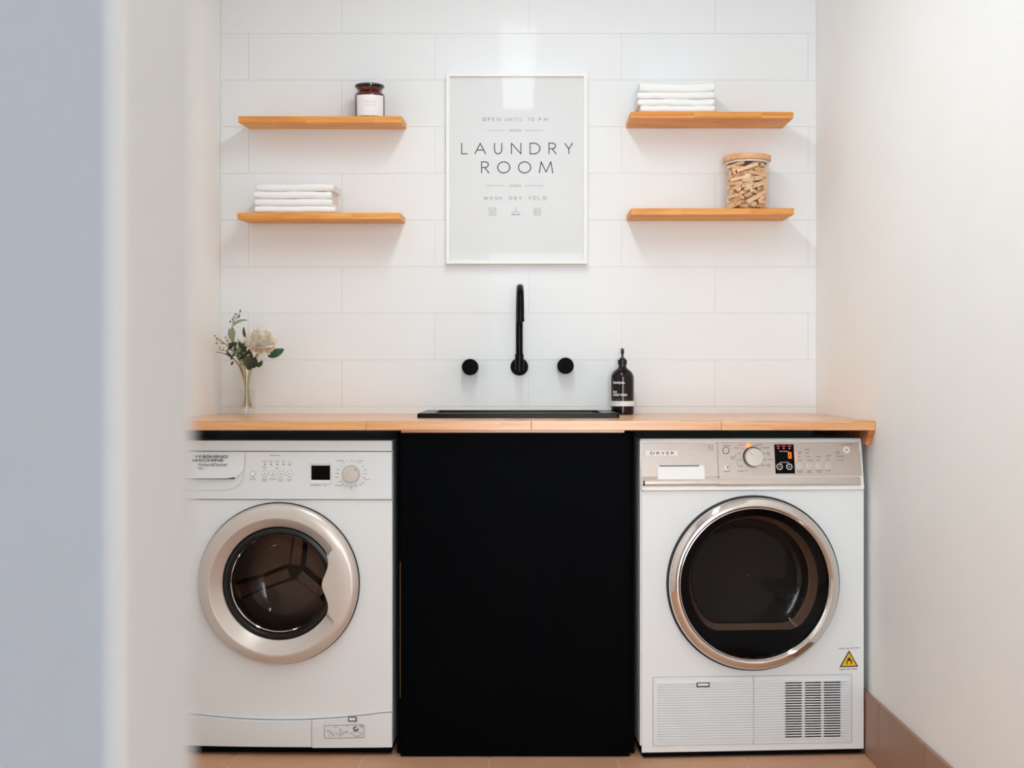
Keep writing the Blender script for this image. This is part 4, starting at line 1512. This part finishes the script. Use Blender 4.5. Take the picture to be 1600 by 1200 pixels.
# three-armed pressing on the drum's back, hub slightly off to the right
for a_ in (200, 82, 322):
    a = math.radians(a_)
    c_, s_ = math.cos(a), math.sin(a)
    rows = []
    for rr_, hw, hi in ((0.0, 0.030, 0.0), (10, 0.026, 0.022), (60, 0.024, 0.030), (98, 0.034, 0.020), (108, 0.040, 0.0)):
        ox_, oz_ = cxd + (rr_ * c_) * S, czd + (rr_ * s_) * S
        rows.append([(ox_ - s_ * hw, 0.226, oz_ + c_ * hw), (ox_ - s_ * hw * 0.55, 0.222 - hi, oz_ + c_ * hw * 0.55),
                     (ox_ + s_ * hw * 0.55, 0.222 - hi, oz_ - c_ * hw * 0.55), (ox_ + s_ * hw, 0.226, oz_ - c_ * hw)])
    mb = MB().sweep(rows)
    mb.build('paddle', M_SPIDER, drum, smooth=False)
mb = MB()
for i in range(11):                    # drum perforations
    for j in range(26):
        a = math.radians(200 + j * 5.0 + (2.5 if i % 2 else 0))
        yy = 0.070 + i * 0.0125
        rr_ = 111.0 * S
        mb.sphere((cxd + rr_ * math.cos(a), yy, czd + rr_ * math.sin(a)), 0.0028, 1, 1, 1, 6)
mb.build('perforations', M_SEAMD, drum, kind='stuff')

# ------------------------------------------------------------------ dryer
DM = Machine(0.6384, -0.5945, 3.3)
dm = thing('tumble_dryer', (DM.cx, DM.cy, 0), 'white tumble dryer with chrome door ring under the right end of the worktop', 'dryer', rz=DM.a)
uL, uR = DM.L(1003, 1000)[0], DM.L(1349.5, 1000)[0]
zB, zT = DM.L(1003, 1176)[1], DM.L(1003, 686.0)[1]
S = (CAM_D + DM.cy) / FPX
dc = DM.L(1176.5, 910.5)
cxd, czd = dc
zp = DM.L(1003, 767)[1]                 # foot of the control panel
mb = MB()
cabinet_shell(mb, uL - 0.0035, uR - 0.005, zB + 0.016, zT - 0.006, 0.010, 0.50)
mb.build('body', M_WHITE, dm)
mb = MB()
g0 = DM.L(1020.5, 1165)
g1 = DM.L(1330, 1058.5)
plate_hole(mb, [(uL, zB), (uR, zB), (uR, zp - 0.001), (uL, zp - 0.001)], dc, 131 * S, 0.0, 0.010)
mb.build('front_panel', M_WHITE, dm)
MB().box(uL + 0.004, uR - 0.006, 0.004, 0.48, 0.005, zB - 0.0005).build('base', M_BLACK2, dm)
for sx_ in (uL + 0.05, uR - 0.05):
    for yy in (0.06, 0.45):
        MB().lathe([(0.022, 0.0), (0.022, 0.003), (0.012, 0.004)], sx_, yy, 0, 16).build('foot', M_BLACK2, dm)

K = 0.185                               # lean of the control panel


def lean(c):
    return Vector((c.x, c.y + K * (c.z - zp), c.z))


vQ = 0.008


def DL(px, py, v=vQ):
    u, z = DM.L(px, py, v)
    for _ in range(2):
        vv_ = v - K * (z - zp)
        u, z = DM.L(px, py, vv_)
    return u, z


mb = MB().box(uL - 0.002, uR + 0.0005, -vQ, 0.02, zp, zT, 0.004, 3).map(lean)
mb.build('control_panel', M_WHITE3, dm)
MB().box(uL - 0.001, uR - 0.002, 0.03, 0.52, zT - 0.012, zT + 0.0, 0.003, 2).build('top_panel', M_WHITE, dm)


def panel(px0, px1, py0, py1, v0, v1, m, name, parent=dm, bevel=0.0):
    a0_, b0_ = DL(px0, py1)
    a1_, b1_ = DL(px1, py0)
    return MB().box(a0_, a1_, -v1, -v0, b0_, b1_, bevel, 1).map(lean).build(name, m, parent, smooth=False)


panel(1003.2, 1121.2, 692.8, 744.5, vQ - 0.001, vQ + 0.0014, M_FASCIA, 'tank_drawer')
panel(1122.0, 1343.0, 690.5, 744.5, vQ - 0.001, vQ + 0.0014, M_FASCIA, 'fascia')


def lip(px0, px1, name):
    a0_, b0_ = DL(px0, 759.3)
    a1_, b1_ = DL(px1, 745)
    mb = MB()
    rows = []
    for t in range(7):
        z = b1_ + (b0_ - b1_) * t / 6
        y_ = -vQ - 0.0014 - 0.004 * math.sin(math.pi * (t / 6) * 0.9)
        rows.append([(a0_, y_, z), (a1_, y_, z)])
    rows.append([(a0_, -vQ, b0_), (a1_, -vQ, b0_)])
    mb.grid(rows).map(lean).build(name, M_FASCIA2, dm, normals=False)


lip(1003.2, 1121.2, 'drawer_lip')
lip(1122.0, 1343.4, 'fascia_lip')
panel(1121.2, 1122.0, 691, 759, vQ - 0.001, vQ + 0.0009, M_SEAM, 'panel_seam')
lb_ = panel(1009, 1059, 704, 712, vQ + 0.0013, vQ + 0.0020, M_LABEL, 'label')
mb = MB()
a0, b0 = DL(1016, 710.3)
put_text(mb, 'DRYER', a0, -vQ - 0.0023, b0, w=38 * S, h=4.4 * S, bold=0.012, spacing=1.3)
mb.map(lean).build('lettering', M_PRINTD, lb_, smooth=False, kind='stuff')
# drawer pull
panel(1027.5, 1100.5, 726.5, 749.5, vQ + 0.0012, vQ + 0.0045, M_WHITE3, 'drawer_pull', bevel=0.001)
panel(1029.5, 1092.0, 726.8, 728.6, vQ + 0.0045, vQ + 0.0050, M_SEAMD, 'pull_recess')
panel(1004.5, 1007, 751, 758.5, vQ + 0.003, vQ + 0.0060, M_SEAMD, 'lip_clip')
vF = vQ + 0.0014


def dbutton(px, py, r, h, m, name='button', ring=None, v=vF, dot=None):
    u, z = DL(px, py, v)
    rr_ = r * S
    b_ = MB().lathe([(rr_, 0), (rr_, -h * 0.7), (rr_ * 0.9, -h), (0.0001, -h)], u, -v, z, 24, axis='y', caps=False).map(lean).build(name, m, dm)
    if ring:
        MB().lathe([(rr_ * ring[0], 0), (rr_ * ring[0], -h - 0.0004), (rr_ * ring[1], -h - 0.0004), (rr_ * ring[1], 0)], u, -v, z, 24, axis='y').map(lean).build('button_ring', ring[2], b_)
    if dot:
        MB().lathe([(dot[0] * S, -h), (dot[0] * S, -h - 0.0005), (0.0001, -h - 0.0005)], u, -v, z, 10, axis='y', caps=False).map(lean).build('mark', dot[1], b_)
    return b_


dbutton(1134.3, 703.8, 4.0, 0.002, M_WHITE3, ring=(1.05, 1.35, M_PRINT), dot=(1.6, M_PRINTL))
dbutton(1136.2, 730.0, 4.6, 0.0012, M_FASCIA2, ring=(0.9, 1.0, M_DIAL), dot=(1.2, M_PRINTD))
# programme dial
u, z = DL(1176.2, 713.6, vF)
r_ = 14.6 * S
dl = MB().lathe([(r_, 0), (r_, -0.010), (r_ * 0.985, -0.017), (r_ * 0.93, -0.0195), (0.0001, -0.020)], u, -vF, z, 44, axis='y', caps=False).map(lean).build('dial', M_DIAL, dm)
MB().lathe([(r_ * 1.0, 0), (r_ * 1.07, 0), (r_ * 1.07, -0.006), (r_ * 1.0, -0.006)], u, -vF, z, 44, axis='y').map(lean).build('dial_skirt', M_SEAMD, dl)
mb = MB()
strokes(mb, [[(-0.013, 0.014), (-0.006, 0.007)]], lambda a: u + a, lambda b: z + b, -vF - 0.0204, 0.0012)
mb.map(lean).build('pointer', M_PRINT, dl, smooth=False)
dbutton(1169.2, 696.2, 4.2, 0.001, M_LAMP_O, name='programme_lamp')
# display
dsp = panel(1211.6, 1239.6, 694.2, 740.0, vF - 0.0004, vF + 0.0008, M_DISPLAY, 'display')
vD = vF + 0.0010
mb = MB()
for px in (1216.0, 1224.6, 1233.6):
    u0, z0_ = DL(px, 700.5, vD)
    mb.lathe([(1.3 * S, 0), (1.3 * S, -0.0003), (0.0001, -0.0003)], u0, -vD, z0_, 10, axis='y', caps=False)
    a0, b0 = DL(px - 2.6, 697.6, vD)
    a1, b1 = DL(px + 2.6, 696.4, vD)
    mb.box(a0, a1, -vD - 0.0002, -vD, b0, b1)
mb.map(lean).build('indicator', M_LED_R, dsp, smooth=False, kind='stuff')
mb = MB()
u0, z0_ = DL(1234.0, 711.5, vD)
sg = [[(-1, -2), (-1, 2), (1, 2), (1, -2), (-1, -2)]]
strokes(mb, sg, lambda a: u0 + a * 1.7 * S, lambda b: z0_ + b * 2.0 * S, -vD - 0.0003, 1.7 * S)
mb.map(lean).build('digit', M_DIGIT, dsp, smooth=False)
mb = MB()
a0, b0 = DL(1217.5, 706.0, vD)
put_text(mb, 'TIME TO DRY', a0, -vD - 0.0003, b0, w=15 * S, h=1.5 * S, bold=0.01)
a0, b0 = DL(1218.5, 723.3, vD)
put_text(mb, 'DELAY START', a0, -vD - 0.0003, b0, w=14.5 * S, h=1.5 * S, bold=0.01)
for px in (1218.0, 1233.3):
    u0, z0_ = DL(px, 729.2, vD)
    strokes(mb, [arc(0, 0, 1, 1, 0, 360, 24)], lambda a: u0 + a * 4.2 * S, lambda b: z0_ + b * 4.2 * S, -vD - 0.0003, 1.6 * S)
    sgn = 1 if px > 1225 else -1
    strokes(mb, [[(-1, -sgn * .6), (0, sgn * .6), (1, -sgn * .6)]], lambda a: u0 + a * 1.3 * S, lambda b: z0_ + b * 1.3 * S, -vD - 0.0003, 0.5 * S)
mb.map(lean).build('display_print', M_LABEL, dsp, smooth=False, kind='stuff')


def DLv(px, py, v):
    return DL(px, py, v)


def ddash(mb, items, h=1.0, mi=0):
    for px, py, w in items:
        u0, z0_ = DL(px - w / 2, py + h / 2, vF)
        u1, z1_ = DL(px + w / 2, py - h / 2, vF)
        f = mb.bm.faces.new([mb.bm.verts.new((a, -vF - 0.0005, b)) for a, b in ((u0, z0_), (u1, z0_), (u1, z1_), (u0, z1_))])
        f.material_index = mi


for px in (1249, 1264, 1279, 1294):
    dbutton(px, 728.4, 4.9, 0.0016, M_DIAL, ring=(0.42, 0.55, M_PRINTL))
dbutton(1322.4, 702.6, 5.6, 0.0022, M_WHITE3, dot=(1.5, M_PRINT))
mb = MB()
ddash(mb, [(1249.3, 735.4, 10), (1249.5, 738, 7), (1264.5, 735.4, 6), (1264.5, 738, 7), (1279.5, 735.2, 10), (1279.5, 737.8, 6), (1294.5, 735, 8),
           (1261, 702, 5), (1263, 702, 4), (1262, 707.7, 4.5), (1249.5, 706.5, 6), (1248.5, 709, 4), (1248, 713.5, 4), (1250, 719.2, 7), (1263.5, 713.5, 4.5), (1266, 719.2, 9),
           (1279.5, 713.4, 7), (1278.5, 719, 4), (1295, 711.8, 7), (1294, 714.4, 3.5), (1293.5, 719, 3.5), (1309.5, 705.8, 6), (1308.5, 708.6, 4.5), (1313.5, 713, 12), (1313, 718.8, 11),
           (1151, 699.8, 9), (1144.5, 714.0, 6), (1144.5, 717, 6), (1157.5, 736, 10), (1136, 736.7, 9), (1187.5, 694.6, 8), (1197, 699.8, 10), (1200.5, 707.5, 5.5), (1200.5, 710.3, 5),
           (1204, 717.9, 8), (1201, 726.2, 6.5), (1201, 729.2, 4), (1181, 696, 5), (1160, 701, 2.5), (1188, 700, 3.5), (1155, 708.5, 4.5), (1155.5, 718.5, 5), (1158, 728.5, 5), (1166, 735.5, 3),
           (1194, 708.5, 3), (1195.5, 718, 6), (1192.5, 727.5, 6)], 1.1)
for a, b in ((1258.5, 702), (1258.5, 707.7), (1259, 713.5), (1259.5, 719.2), (1274.5, 713.4), (1275, 719), (1289.5, 713.4), (1290, 719), (1304.8, 707.2), (1305, 713), (1305.5, 718.8)):
    ddash(mb, [(a, b, 1.1)])
pts = [DL(a, b, vF) for a, b in ((1149.5, 708), (1149.5, 716), (1151.5, 723), (1154.5, 730))]
strokes(mb, [pts], lambda a: a, lambda b: b, -vF - 0.0005, 0.6 * S)
pts = [DL(a, b, vF) for a, b in ((1107, 696), (1113.8, 696), (1113.8, 702.5), (1107, 702.5), (1107, 696))]
strokes(mb, [pts, [DL(1107, 699.3, vF), DL(1113.8, 699.3, vF)]], lambda a: a, lambda b: b, -vF - 0.0005, 0.6 * S)
a0, b0 = DL(1129, 697.5, vF)
put_text(mb, 'POWER', a0, -vF - 0.0005, b0, w=12.5 * S, h=1.7 * S, bold=0.02)
a0, b0 = DL(1311.5, 695.6, vF)
put_text(mb, 'START/PAUSE', a0, -vF - 0.0005, b0, w=21.5 * S, h=1.7 * S, bold=0.02)
mb.map(lean).build('panel_print', M_PRINT, dm, smooth=False, kind='stuff')
mb = MB()
ddash(mb, [(1157, 695.3, 10)], 1.2)
ddash(mb, [(1244, 708, 1.3), (1244.2, 713.5, 2.0), (1244.3, 719, 1.3)], 2.5, 1)
mb.map(lean).build('lit_print', [M_LED_R, M_LAMP_O], dm, smooth=False, kind='stuff')

# warning sticker
ws = []
v_ = 0.0006
a = [DM.L(1326.7, 1016.2, v_), DM.L(1311.8, 1042.6, v_), DM.L(1341.3, 1041.8, v_)]
st = MB().prism(a, -v_, 0.0).build('warning_sticker', M_INK, dm, smooth=False)
c = (sum(p[0] for p in a) / 3, sum(p[1] for p in a) / 3)
mb = MB().prism([(c[0] + (p[0] - c[0]) * 0.80, c[1] + (p[1] - c[1]) * 0.80) for p in a], -v_ - 0.0004, -v_)
mb.build('yellow_field', M_YEL, st, smooth=False)
fl = [(0, 9.5), (1.2, 7), (3.2, 4.6), (3.0, 3.2), (4.8, 3.6), (5.0, 0.5), (3.8, -3.2), (3.0, -3.6), (4.0, -0.5), (3.0, 1.6), (0.4, 3.0), (-2.4, 1.8), (-3.0, -0.6), (-2.2, -3.2), (-3.4, -3.4),
      (-4.6, -0.4), (-4.0, 3.0), (-2.6, 3.4), (-2.4, 6.0), (-0.8, 7.2)]
mb = MB()
cz2 = c[1] - 1.5 * S
f = mb.bm.faces.new([mb.bm.verts.new((c[0] + x * S, -v_ - 0.0008, cz2 + y * S)) for x, y in fl])
bmesh.ops.triangulate(mb.bm, faces=[f])
mb.build('flame_symbol', M_INK, st, smooth=False)
mb = MB()
dashes(mb, DM, [(1315, 1013.4, 9), (1324, 1013.2, 6), (1332, 1012.6, 7), (1340, 1012.2, 7), (1316, 1046.0, 9), (1326, 1045.6, 7), (1335, 1045.2, 8)], 0.0012, 1.6)
mb.build('sticker_print', M_PRINTL, st, smooth=False, kind='stuff')

# condenser grille: two panels with raised ribs, dark slots at the right
zg0, zg1 = DM.L(1021, 1165)[1], DM.L(1021, 1058.6)[1]
uG0, uG1 = DM.L(1020.5, 1100)[0], DM.L(1330.3, 1100)[0]
usp = DM.L(1176.8, 1100)[0]
MB().box(uG0 - 0.0008, uG1 + 0.0008, -0.0008, 0.0, zg0 - 0.0008, zg1 + 0.0008).build('grille_seam', M_SEAM, dm, smooth=False)
for nm, a_, b_ in (('grille_door', uG0 + 0.0004, usp - 0.0006), ('vent_grille', usp + 0.0006, uG1 - 0.0004)):
    gp = MB().box(a_, b_, -0.0022, 0.0, zg0, zg1, 0.0006, 1).build(nm, M_WHITE2, dm, smooth=False)
    mb = MB()
    ra = DM.L(1026.2, 1100)[0] if nm == 'grille_door' else usp + 0.001
    rb = usp - 0.001 if nm == 'grille_door' else DM.L(1325, 1100)[0]
    nr = 23
    z_a, z_b = DM.L(1026, 1065.3)[1], DM.L(1026, 1158)[1]
    pitch = (z_a - z_b) / nr
    for i in range(nr):
        z = z_a - pitch * (i + 0.5)
        mb.box(ra, rb, -0.0062, -0.0020, z - pitch * 0.31, z + pitch * 0.31)
    mb.build('ribs', M_WHITE2, gp, kind='stuff', smooth=False)
    mb = MB()
    if nm == 'vent_grille':
        for i in range(1, nr):
            z = z_a - pitch * i
            for p0, p1 in ((1226.3, 1251.8), (1257.0, 1281.8), (1286.6, 1312.0)):
                mb.box(DM.L(p0, 1100)[0], DM.L(p1, 1100)[0], -0.0063, -0.0022, z - pitch * 0.24, z + pitch * 0.24)
        mb.build('slots', M_BLACK2, gp, kind='stuff', smooth=False)
    else:
        for i in range(nr + 1):
            pass
        a0, b0 = DM.L(1088.2, 1073.5, 0.004)
        a1, b1 = DM.L(1108.4, 1065.8, 0.004)
        ct = MB().box(a0, a1, -0.0070, -0.002, b0, b1, 0.0006, 1).build('catch', M_SEAMD, gp, smooth=False)
        MB().box(a0 + 0.003, a1 - 0.003, -0.0080, -0.0030, b0 + 0.0035, b1 - 0.0025, 0.0006, 1).build('catch_insert', M_WHITE3, gp, smooth=False)

# porthole door
MB().lathe([(133.0 * S, 0.002), (136.8 * S, 0.002), (136.8 * S, -0.006), (135.8 * S, -0.009), (133.5 * S, -0.010)], cxd, 0, czd, 110, axis='y').build('door_gap', M_SEAMD, dm)
MB().lathe([(134.3 * S, -0.004), (134.0 * S, -0.014), (132.8 * S, -0.021), (131.0 * S, -0.0245), (128.0 * S, -0.0265), (126.0 * S, -0.0300), (122.0 * S, -0.0310),
            (119.2 * S, -0.0275), (118.0 * S, -0.0225), (117.2 * S, -0.0235), (116.2 * S, -0.0215), (115.8 * S, -0.012), (115.8 * S, 0.004)],
           cxd, 0, czd, 128, axis='y', caps=False).build('door_ring', M_CHROME, dm, normals=True)

# D-shaped moulded window, seen through black glass
def dshape(k_, n=72):
    """outline of the bowl in px about the door centre, scaled inwards by k_"""
    R0, cy0, flat, rf = 102.0, 3.0, -73.0, 34.0
    yc = flat + rf
    xc = math.sqrt((R0 - rf) ** 2 - (yc - cy0) ** 2)
    a1 = math.degrees(math.atan2(yc - cy0, xc))            # tangent direction, below the horizontal
    pts = arc(0, cy0, R0, R0, a1, 180 - a1, 44)
    pts += arc(-xc, yc, rf, rf, 180 - a1, 270, 8)[1:]
    pts += [(-xc + 2 * xc * t / 8, flat) for t in range(1, 8)]
    pts += arc(xc, yc, rf, rf, -90, a1, 8)[:-1]
    return [(x_ * k_, y_ * k_ + (1 - k_) * 6) for x_, y_ in pts]


def dring(k_, y_):
    return [(cxd + a * S, y_, czd + b * S) for a, b in dshape(k_)]


dl_ = dshape(1.0)
rimrow = [(cxd + 115.9 * S * x_ / math.hypot(x_, y_), -0.010, czd + 115.9 * S * y_ / math.hypot(x_, y_)) for x_, y_ in dl_]
MB().grid([rimrow, dring(1.0, -0.006)], closed=True).build('glass_surround', M_GLASSBLK, dm)
MB().grid([dring(1.0, -0.006), dring(0.99, 0.0), dring(0.955, 0.022), dring(0.925, 0.034)], closed=True).build('bowl_wall', M_BOWLW, dm)
mb = MB().grid([dring(0.925, 0.034), dring(0.88, 0.042), dring(0.80, 0.046), dring(0.70, 0.048), dring(0.4, 0.052), dring(0.02, 0.053)], closed=True)
mb.build('door_glass', M_DGLASS, dm)
mb = MB()
mb.lathe([(117 * S, 0.012), (121 * S, 0.06), (121 * S, 0.40), (60 * S, 0.42), (0.0002, 0.42)], cxd, 0, czd, 64, axis='y', caps=False)
drum = mb.build('drum', M_DRUM2, dm)
for k_ in range(3):
    a = math.radians((215, 95, -25)[k_])
    rr0, rr1 = 119 * S, 82 * S
    c_, s_ = math.cos(a), math.sin(a)
    rows = []
    for y_ in (0.11, 0.15, 0.36, 0.41):
        rr2 = rr0 + (rr1 - rr0) * (0.6 if y_ in (0.11, 0.41) else 1.0)
        rows.append([(cxd + rr0 * c_ - 0.03 * s_, y_, czd + rr0 * s_ + 0.03 * c_), (cxd + rr2 * c_ - 0.008 * s_, y_, czd + rr2 * s_ + 0.008 * c_),
                     (cxd + rr2 * c_ + 0.008 * s_, y_, czd + rr2 * s_ - 0.008 * c_), (cxd + rr0 * c_ + 0.03 * s_, y_, czd + rr0 * s_ - 0.03 * c_)])
    MB().sweep(rows).build('paddle', M_DRUM2, drum, smooth=False)
